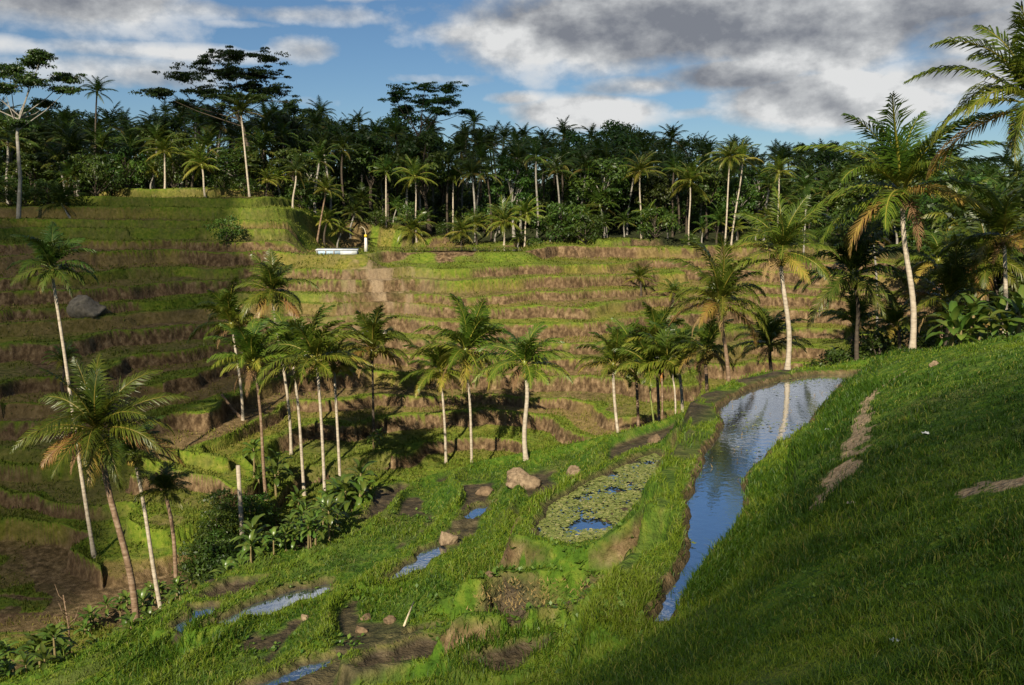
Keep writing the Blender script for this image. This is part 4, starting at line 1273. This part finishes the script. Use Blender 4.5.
def make_grass():
    rng = np.random.default_rng(3)
    x, y, r = polar(GRASS_N, 3.6, 62, 46, rng)
    z, soil, mud, tone, forest, isn = height(x, y, True)
    d = np.full(x.shape, 9.)
    for (a, wa), (b, wb) in zip(PATH_3D[:-1], PATH_3D[1:]):
        ex, ey = b[0] - a[0], b[1] - a[1]
        t = np.clip(((x - a[0]) * ex + (y - a[1]) * ey) / (ex * ex + ey * ey), 0, 1)
        d = np.minimum(d, np.hypot(x - a[0] - t * ex, y - a[1] - t * ey) / (wa + (wb - wa) * t))
    bare = hit(1008, 484)
    d = np.minimum(d, np.hypot((x - bare[0]) / .5, (y - bare[1]) / .4))
    nz = fbm(x * 2.6, y * 2.6, 61, 5)
    path = sstep(1.25, .6, d + (nz - .5) * 4.2)
    keep = (isn > .5) & (mud < .1) & (rng.random(len(x)) > soil * .75) & (rng.random(len(x)) > path * .97)
    patch = fbm(x * .55, y * .55, 71, 4)
    keep &= rng.random(len(x)) < sstep(.22, .45, patch) * .6 + .4
    x, y, z, r, tone, patch, path = [q[keep] for q in (x, y, z, r, tone, patch, path)]
    xl = np.interp(y, PX, PY, left=2.9) - np.maximum(0, 15 - y) * .35
    side = x - xl
    knoll = sstep(.8, 2.0, side)
    # long uncut grass on the bank between pond and path, short grazed turf on top
    bank = np.exp(-((side - 2.4) / 1.0) ** 2) * (y > 12)
    n2 = fbm(x * .9, y * .9, 73, 3)
    clump = sstep(.56, .70, fbm(x * 1.5, y * 1.5, 77, 3)) * knoll
    bald = sstep(.60, .72, fbm(x * .8, y * .8, 78, 4)) * knoll
    h = (.055 + .07 * n2) * (1 - .45 * bald) + .10 * clump + .20 * bank * n2 + (1 - knoll) * (.05 + .12 * sstep(.5, .75, patch))
    h = h * rng.uniform(.6, 1.35, len(x))
    w = np.maximum(.007, .00085 * r) * rng.uniform(.7, 1.3, len(x))
    tn = np.clip(.30 + .22 * bald - .10 * clump + 1.0 * (fbm(x * .35, y * .35, 75, 4) - .5) + .72 * tone * (1 - knoll) - .06 * (1 - knoll) + rng.normal(0, .17, len(x)) - .15 * bank - .06 * knoll + .12 + .10 * (1 - knoll), 0, .74)  # rim grass: sunlight painted in as a brighter blade tone
    dry = rng.random(len(x)) < .07 + .10 * sstep(.5, .7, n2)
    tn = np.where(dry, rng.uniform(.75, 1, len(x)), tn)
    lean = rng.uniform(.25, 1.1, len(x))
    blades('grass', x, y, z, h, w, tn, lean, 5, M_GRASS, 'short green grass on the knoll and paddy banks')
    print('grass', len(x))


def make_tall():
    rng = np.random.default_rng(8)
    X = []; Y = []; H = []; T = []
    for (u, v, n, sp, hh, tone) in TALL_PX:
        p = hit(u, v)
        k = rng.normal(0, 1, (n, 2)) * sp
        X.append(p[0] + k[:, 0]); Y.append(p[1] + k[:, 1])
        H.append(hh * rng.uniform(.55, 1.2, n)); T.append(np.clip(tone + rng.normal(0, .12, n), 0, 1))
    x, y, h, t = map(np.concatenate, (X, Y, H, T))
    z, soil, mud, _, _, _ = height(x, y, True)
    k = mud < .5
    x, y, z, h, t = x[k], y[k], z[k], h[k], t[k]
    r = np.hypot(x, y)
    blades('tall_grass', x, y, z, h, np.maximum(.012, .0011 * r), t, rng.uniform(.15, .75, len(x)), 9, M_GRASS, 'tufts of long rank grass at the water edges')


def make_terrace_grass():
    rng = np.random.default_rng(4)
    x, y, r = polar(TUFT_N, 48, 140, 34, rng)
    z, soil, mud, tone, forest, isn = height(x, y, True)
    cl = fbm(x * .5, y * .5, 81, 4)
    keep = (isn < .5) & (rng.random(len(x)) > soil * 1.2) & (forest < .6) & (rng.random(len(x)) < sstep(.3, .6, cl) * .9 + .1)
    x, y, z, r, tone, cl = [q[keep] for q in (x, y, z, r, tone, cl)]
    h = rng.uniform(.1, .34, len(x)) * (.5 + cl)
    w = .0011 * r * rng.uniform(.7, 1.4, len(x))
    tn = np.clip(.1 + .75 * tone + rng.normal(0, .15, len(x)), 0, 1)
    blades('terrace_grass', x, y, z, h, w, tn, rng.uniform(.2, .9, len(x)), 6, M_TUFT, 'rough grass and rice stubble on the far terraces')
    print('tufts', len(x))


GRASS_N = 860000
TUFT_N = 210000
TALL_PX = []
for k in range(46):      # overhanging right bank of the pond
    s = k / 45
    u = np.interp(s, [0, .25, .5, .62, .8, 1], [672, 720, 750, 748, 800, 850]) + 16 + random.uniform(-2, 14)
    v = np.interp(s, [0, .25, .5, .62, .8, 1], [610, 560, 515, 484, 436, 388]) + random.uniform(-10, 3)
    TALL_PX.append((u, v, 230, .3, .27, .3))
for (u, v, n, sp, hh, tn) in [(478, 652, 420, .5, .42, .35), (510, 655, 420, .5, .45, .35), (455, 668, 360, .5, .4, .3), (540, 645, 300, .4, .4, .35), (190, 648, 420, .6, .6, .3), (160, 662, 420, .6, .6, .3),
                              (225, 640, 260, .5, .5, .3), (790, 490, 240, .4, .35, .55), (825, 527, 120, .2, .3, .75), (760, 500, 300, .4, .35, .6),
                              (375, 585, 260, .6, .35, .5), (310, 600, 260, .7, .3, .7), (520, 500, 200, .5, .3, .5), (690, 440, 260, .5, .3, .6), (660, 470, 260, .4, .3, .6)]:
    TALL_PX.append((u, v, int(n * .6), sp, hh * .85, tn))
make_grass(); make_tall(); make_terrace_grass()

# broad leaved weeds on the mud of the paddies, and plants floating on the water
M_WEED = leaf_material('weed_leaf', [(0, (.05, .12, .015)), (1, (.14, .22, .03))], .3, .4, .4, vary=0)
M_FLOAT = leaf_material('floating_leaf', [(0, (.06, .10, .015)), (.5, (.17, .21, .045)), (1, (.40, .38, .15))], .1, .5, .3, vary=0)


def weeds():
    rng = np.random.default_rng(21); mb = MB()
    spots = [(780, 520, 60, .6), (800, 470, 50, .6), (870, 440, 60, 1.2), (960, 400, 70, 1.6), (900, 390, 60, 1.2), (850, 590, 60, .9), (960, 560, 60, 1.0), (600, 615, 30, .4), (330, 640, 30, .6), (250, 650, 30, .6), (300, 585, 30, .6), (420, 520, 40, .8), (545, 605, 60, .55), (520, 602, 40, .4), (470, 582, 45, .5), (450, 590, 30, .4), (575, 598, 30, .4), (435, 600, 30, .4), (360, 600, 20, .4), (420, 585, 20, .4), (590, 585, 30, .5), (500, 575, 30, .6)]
    for (u, v, n, sp) in spots:
        c = hit(u, v)
        for i in range(n):
            x, y = c[0] + rng.normal(0, sp), c[1] + rng.normal(0, sp)
            z = ground(x, y)
            for k in range(4):
                a = rng.uniform(0, 6.28); L = rng.uniform(.08, .2) * (.33 if u > 640 else 1); e = rng.uniform(.2, 1.1)
                d = np.array([math.cos(a) * math.cos(e), math.sin(a) * math.cos(e), math.sin(e)]); s = np.array([-math.sin(a), math.cos(a), 0])
                p = np.array([x, y, z + .02])
                mb.add([p, p + d * L * .5 + s * L * .32, p + d * L - UP * L * .15, p + d * L * .5 - s * L * .32], [(0, 1, 2, 3)], tone=rng.uniform(0, 1))
    o = link('weeds', mb.mesh('weeds', M_WEED)); tag(o, 'low bright leafy weeds on the mud paddies', None, None, 'stuff')


def floating():
    rng = np.random.default_rng(22); mb = MB()

    def patch(f, n, size, dens, tone):
        P = f['P']; lo, hi = P.min(0), P.max(0)
        x = rng.uniform(lo[0], hi[0], n); y = rng.uniform(lo[1], hi[1], n)
        k = sdf(P, x, y) < -.05
        k &= rng.random(n) < sstep(dens[0], dens[1], fbm(x * dens[2], y * dens[2], dens[3], 4))
        for a, b in zip(x[k], y[k]):
            R = size * rng.uniform(.3, 2.0); th = rng.uniform(0, 6.28); m = 6
            V = [(a + R * math.cos(th + j * 1.047) * (1 if j else .4), b + R * math.sin(th + j * 1.047) * (1 if j else .4), f['z'] + .012 + rng.uniform(0, .02)) for j in range(m)]
            tn = min(1, max(0, tone + rng.normal(0, .2)))
            mb.add(V, [(0, 1, 2, 3), (0, 3, 4, 5)], tone=tn)
    patch(FLATS[1], 21000, .040, (.30, .50, .9, 91), .5)
    patch(FLATS[0], 5200, .035, (.56, .70, .6, 92), .35)
    patch(FLATS[3], 120, .03, (.4, .6, 1, 93), .4)
    o = link('water_plants', mb.mesh('water_plants', M_FLOAT)); tag(o, 'pale floating leaves on the lily paddy and the pond', None, None, 'stuff')
    mb = MB()
    for fi in (0, 1, 2):
        f = FLATS[fi]; P = f['P']; lo, hi = P.min(0), P.max(0)
        n = [420, 500, 500][fi]
        x = rng.uniform(lo[0], hi[0], n); y = rng.uniform(lo[1], hi[1], n)
        for a, b in zip(x, y):
            if sdf(P, np.array([a]), np.array([b]))[0] > -.1: continue
            if fbm(a * .5, b * .5, 97, 3) < .5: continue
            h = rng.uniform(.03, .12); th = rng.uniform(0, 6.28)
            z = f['z'] - .02
            mb.add([(a - .015, b, z), (a + .015, b, z), (a + math.cos(th) * h, b + math.sin(th) * h * .6, z + h)], tris=[(0, 1, 2)], tone=rng.uniform(0, .5))
    o = link('rice_stubble', mb.mesh('rice_stubble', M_DRY)); tag(o, 'sparse dark rice stubble poking out of the water', None, None, 'stuff')


weeds(); floating()

# ================================================================== stones and small things
def stone_mesh(seed, sx, sy, sz, mat):
    import bmesh
    bm = bmesh.new(); bmesh.ops.create_icosphere(bm, subdivisions=4, radius=1)
    r = random.Random(seed); off = r.uniform(0, 50)
    planes = [np.array([r.gauss(0, 1), r.gauss(0, 1), r.gauss(0, .8)]) for _ in range(9)]
    planes = [p / np.linalg.norm(p) for p in planes]
    for v in bm.verts:
        c = np.array(v.co)
        for p in planes:
            e = c @ p - .66
            if e > 0: c = c - p * e * .92
        n = float(fbm(c[0] * 2 + off, c[1] * 2 + c[2] * 1.7, seed, 4)) - .5
        n2 = float(fbm(c[0] * 7 + off, c[1] * 7 + c[2] * 6, seed + 9, 3)) - .5
        c = c * (1 + n * .5 + n2 * .16)
        v.co = (c[0] * sx, c[1] * sy, c[2] * sz)
    me = bpy.data.meshes.new('stone'); bm.to_mesh(me); bm.free(); me.materials.append(mat)
    me.polygons.foreach_set('use_smooth', [True] * len(me.polygons))
    return me


M_STONE = plain_material('brown_stone', (.09, .06, .035), (.33, .24, .15), 6, .9, .15, .8)
M_STONE_R = plain_material('reddish_stone', (.08, .055, .032), (.22, .15, .088), 7, .9, .15, .8)
M_STONE_G = plain_material('grey_stone', (.10, .085, .065), (.25, .21, .155), 2.5, .9, .15, .8)
M_PALE = plain_material('pale_stone', (.40, .34, .26), (.62, .55, .46), 4)
STONES = [
    (521, 483, .85, .6, .5, M_STONE, 'large pale brown boulder on the grass left of the lily paddy', 'boulder'),
    (574, 476, .35, .3, .35, M_STONE, 'upright brown stone between the large boulder and the lily paddy', 'stone'),
    (448, 541, .6, .35, .35, M_STONE, 'brown stone standing at the edge of the small dark paddy', 'stone'),
    (485, 494, .5, .4, .28, M_STONE_R, 'dark brown stone left of the large pale boulder', 'stone'),
    (366, 619, .26, .18, .15, M_STONE_R, 'flat brown clod at the back of the three near the dry stick', 'stone'),
    (361, 632, .25, .18, .16, M_STONE_R, 'pointed brown clod at the front of the three near the dry stick', 'stone'),
    (391, 622, .24, .18, .15, M_STONE_R, 'rounded brown clod nearest the dry stick', 'stone'),
    (655, 443, .5, .4, .3, M_STONE_R, 'brown earth mound on the bank above the lily paddy', 'stone'),
    (88, 308, 2.3, 1.6, 1.25, M_STONE_G, 'huge grey boulder set in the shaded left terraces', 'boulder'),
    (935, 365, .20, .15, .12, M_STONE, 'small brown stone lying on top of the grassy knoll', 'stone'),
    (385, 334, .28, .25, .42, M_PALE, 'small white marker stone on the sunlit terraces', 'stone'),
    (305, 618, .2, .15, .12, M_STONE, 'small pale stone on the lit bank between the paddies', 'stone'),
    (490, 575, .14, .1, .1, M_STONE_R, 'little brown stone at the left end of the mud paddy', 'stone'),
]
for i, (u, v, sx, sy, sz, m, lab, cat) in enumerate(STONES):
    p = hit(u, v)
    o = link('boulder' if cat == 'boulder' else 'stone', stone_mesh(700 + i, sx, sy, sz, m), None, (p[0], p[1], ground(p[0], p[1]) + sz * (.12 if cat != 'boulder' or sz < 1 else -.25)))
    o.rotation_euler = (0, 0, i * 1.1); tag(o, lab, cat)

# dry stick
a = hit(404, 628); b = hit(414, 610)
mb = MB(); d = (b - a); mb.tube([a + (0, 0, .06), (a + b) / 2 + (0, 0, .16), b + (0, 0, .24)], [.028, .026, .02], 7)
me = mb.mesh('stick', plain_material('dry_wood', (.45, .36, .22), (.66, .56, .38), 8))
for vv in me.vertices: vv.co = vv.co - Vector(a)
o = link('stick', me, None, a); tag(o, 'pale dry stick lying on the grass beside three brown clods', 'stick')

# leafless bush at lower left
p = pt(66, 603, 40); p[2] = ground(p[0], p[1])
mb = MB(); rb = random.Random(3)
o = empty('bare_bush', p); tag(o, 'leafless dead bush before the brown valley field at lower left', 'bush')
Ht = (603 - 560) / F * 40 + max(0, pt(66, 603, 40)[2] - p[2])
mb.tube([(0, 0, -.2), (.05, 0, Ht * .4), (-.1, 0, Ht * .7)], [.05, .04, .025], 6)
link('stem', mb.mesh('stem', M_BARK_BROWN), o)
for k in range(9):
    mb = MB(); z0 = Ht * rb.uniform(.3, .7); a = rb.uniform(0, 6.28); L = rb.uniform(.5, 1.0)
    mb.tube([(0, 0, z0), (math.cos(a) * L * .4, math.sin(a) * L * .4, z0 + L * .35), (math.cos(a) * L * .6, math.sin(a) * L * .6, z0 + L)], [.022, .015, .006], 5)
    link('branch', mb.mesh('branch', M_BARK_BROWN), o)

# cut stump and a fallen leaning stem among the palms
p = pt(241, 500, 58); p[2] = ground(p[0], p[1]); hh = pt(241, 464, 58)[2] - p[2]
mb = MB(); mb.tube([(0, 0, -.3), (0, 0, 0), (-.05, 0, hh * .6), (-.1, 0, hh)], [.2, .17, .14, .13], 9)
o = link('cut_palm_stump', mb.mesh('stump', M_BARK_PALE, True), None, p); tag(o, 'pale topless palm trunk standing left of the banana thicket', 'stump')
p = hit(243, 418)
mb = MB(); mb.tube([(0, 0, -.1), (-.9, .3, .6), (-1.9, .6, 1.9)], [.16, .13, .1], 8)
o = link('fallen_trunk', mb.mesh('log', M_BARK_BROWN, True), None, p); tag(o, 'bare leaning log at the foot of the back left central palm', 'log')

# ------------------------------------------------------------------ plateau: shelter, banner pole, pond
M_WHITE = plain_material('white_sheet', (.42, .44, .45), (.66, .68, .68), 2, .6)
M_BLUE = plain_material('blue_sheet', (.30, .42, .55), (.52, .62, .72), 3, .6)
M_POST = plain_material('post_wood', (.14, .10, .06), (.28, .2, .13), 6)


def box(mb, x0, x1, y0, y1, z0, z1):
    V = [(x, y, z) for z in (z0, z1) for y in (y0, y1) for x in (x0, x1)]
    mb.add(V, [(0, 2, 3, 1), (4, 5, 7, 6), (0, 1, 5, 4), (2, 6, 7, 3), (0, 4, 6, 2), (1, 3, 7, 5)])


p = pt(337, 255.5, 104.5); dep = p[1]
W = 41 / F * dep
o = empty('field_shelter', p)
tag(o, 'long low white and pale blue sheeted field shelter on the edge of the plateau', 'shelter')
mb = MB(); box(mb, -W / 2, W * .08, 0, 1.1, .12, .60); link('blue_sheet', mb.mesh('sheet', M_BLUE), o)
mb = MB(); box(mb, W * .085, W / 2 - .1, -.03, 1.1, .05, .595); link('white_sheet', mb.mesh('sheet', M_WHITE), o)
mb = MB(); V = [(-W / 2 - .1, -.12, .60), (W / 2, -.12, .60), (W / 2, 1.2, .78), (-W / 2 - .1, 1.2, .78)]
mb.add(V + [(x, y, z + .05) for x, y, z in V], [(3, 2, 1, 0), (4, 5, 6, 7), (0, 1, 5, 4), (1, 2, 6, 5), (2, 3, 7, 6), (3, 0, 4, 7)])
link('roof', mb.mesh('roof', M_WHITE), o)
for xx in (-W / 2 + .05, -W * .28, -W * .08):
    mb = MB(); box(mb, xx, xx + .09, -.09, -.01, -1.2, .595); link('post', mb.mesh('post', M_POST), o)

p = hit(366, 249)
p = pt(366, 249, 110)
b = np.array([p[0], p[1], ground(p[0], p[1])]); dep = p[1]
o = empty('banner_pole', b); tag(o, 'bent bamboo ceremony pole with white cloth wrapping standing on the plateau edge', 'pole')
Hh = (249 - 224) / F * dep
mb = MB(); mb.tube([(0, 0, -.3), (0, 0, Hh * .5), (0, 0, Hh * .8), (-.15, 0, Hh * .95), (-.45, 0, Hh * 1.03), (-.75, 0, Hh * .99)], [.08, .07, .055, .045, .035, .02], 7)
link('pole', mb.mesh('pole', plain_material('bamboo', (.40, .34, .22), (.60, .52, .36), 5), True), o)
mb = MB(); mb.tube([(0, 0, .1), (0, 0, Hh * .3), (0, 0, Hh * .6)], [.24, .2, .16], 10); link('cloth_wrapping', mb.mesh('cloth', plain_material('white_cloth', (.55, .50, .46), (.78, .74, .70), 3), True), o)
mb = MB(); mb.tube([(0, -.05, Hh * .62), (0, -.05, Hh * .72)], [.2, .18], 8); link('yellow_sash', mb.mesh('sash', plain_material('yellow_cloth', (.6, .42, .03), (.75, .55, .06), 4)), o)

# litter on the grass
for (u, v, s, c, lab) in [(894, 646, .035, (.65, .75, .85), 'scrap of pale blue plastic on the dark grass near the bottom right'),
                          (925, 436, .06, (.8, .8, .78), 'white paper scrap left of the bare patch on the knoll'),
                          (828, 433, .1, (.75, .78, .78), 'white plastic bag scrap on the bank beside the pond'),
                          (851, 507, .07, (.75, .6, .6), 'pinkish wrapper beside the worn footpath')]:
    p = hit(u, v); rr = random.Random(int(u)); mb = MB()
    V = []; n = 7
    for j in range(n):
        for i in range(n):
            V.append(((i / 6 - .5) * 2 * s * (1 + .2 * rr.random()), (j / 6 - .5) * 1.5 * s, .05 + rr.uniform(0, s * .7)))
    mb.add(V, [(j * n + i, j * n + i + 1, (j + 1) * n + i + 1, (j + 1) * n + i) for j in range(n - 1) for i in range(n - 1)])
    o = link('litter_scrap', mb.mesh('scrap', plain_material('scrap', tuple(x * .8 for x in c), c, 9)), None, (p[0], p[1], ground(p[0], p[1])))
    tag(o, lab, 'litter')

# plateau pond sheet
zp = PLZ + .14
q = [pt(340, 245, 112.5), pt(522, 245, 112.5), pt(524, 245, 130), pt(344, 245, 130)]
world_poly('plateau_water', [(a[0], a[1]) for a in q], zp, M_POND)
print('plateau z', zp)
# ================================================================== unseen cloud slabs added out of view, outlined to throw shade on parts of the valley
def cloud_material(name, clear):
    m, nt, out = new_mat(name)
    p = finish(nt, out, (.8, .8, .82), 1, 0)
    t = N(nt, 'ShaderNodeBsdfTransparent'); mx = N(nt, 'ShaderNodeMixShader'); mx.inputs[0].default_value = clear
    nt.links.new(p.outputs[0], mx.inputs[1]); nt.links.new(t.outputs[0], mx.inputs[2]); nt.links.new(mx.outputs[0], out.inputs[0])
    return m


M_CLOUD = cloud_material('thick_shade_cloud', .46)          # light passes the top and the bottom skin
M_THIN = cloud_material('thin_shade_cloud', .60)
ALT = 170.0


def shade_cloud(outline, seed, erode=9.0, mat=None):
    """outline: ground points (x, y, z) the cloud is shaped to darken"""
    P = np.array([[p[0] + sun_dir[0] * (ALT - p[2]) / sun_dir[2], p[1] + sun_dir[1] * (ALT - p[2]) / sun_dir[2]] for p in outline])
    ext = (P.max(0) - P.min(0)).max(); st = max(.8, ext / 110)
    lo, hi = P.min(0) - 8, P.max(0) + 8
    X, Y = np.meshgrid(np.arange(lo[0], hi[0], st), np.arange(lo[1], hi[1], st), indexing='ij'); sh = X.shape
    x, y = X.ravel(), Y.ravel()
    d = -sdf(P, x, y) + (fbm(x * .07, y * .07, seed, 5) - .5) * erode
    ins = np.clip(d, 0, None)
    top = ALT + 1.2 + np.sqrt(ins) * 3.2 * (.6 + .8 * fbm(x * .09, y * .09, seed + 5, 4)); bot = ALT - np.sqrt(ins) * .5
    keep = (d > 0).reshape(sh)
    cell = keep[:-1, :-1] & keep[1:, :-1] & keep[:-1, 1:] & keep[1:, 1:]
    I = np.arange(x.size).reshape(sh)
    Q = np.stack([I[:-1, :-1], I[1:, :-1], I[1:, 1:], I[:-1, 1:]], -1)[cell]
    nv = x.size
    e = {}
    for q in Q:
        for k in range(4):
            a, b = int(q[k]), int(q[(k + 1) % 4])
            if (b, a) in e: del e[(b, a)]
            else: e[(a, b)] = 1
    side = np.array([(b, a, a + nv, b + nv) for a, b in e])
    V = np.vstack([np.stack([x, y, top], 1), np.stack([x, y, bot], 1)])
    QQ = np.vstack([Q, Q[:, ::-1] + nv, side])
    used = np.unique(QQ); rem = np.zeros(len(V), int); rem[used] = np.arange(len(used))
    o = link('shade_cloud', mesh_np('shade_cloud', V[used], rem[QQ], None, [mat or M_CLOUD], True))
    tag(o, kind='structure')


g3 = lambda u, v: hit(u, v)
# over the forest
shade_cloud([(-140, 128, 6), (-85, 124, 6), (-48, 138, 4), (-30, 143, 4), (-10, 141, 4), (12, 150, 4), (40, 156, 4), (70, 158, 4), (140, 150, 4), (190, 290, 8), (-190, 290, 8)], 11, 14)
# over the left terraces
shade_cloud([(-95, 60, -16), (-70, 38, -21), g3(20, 610), g3(90, 560), g3(120, 480), g3(170, 420), g3(210, 360), g3(215, 300), g3(225, 246), g3(235, 205), (-75, 108, 0), (-110, 100, 0)], 12, 16)
# over the knoll and the lower foreground
shade_cloud([g3(560, 684), g3(660, 610), g3(720, 560), g3(775, 520), g3(835, 468), g3(900, 430), g3(1020, 405), (24, 19, -3), (22, 14, -3), (16, -4, -3), (-8, 2, -6)], 13, 11, M_THIN)
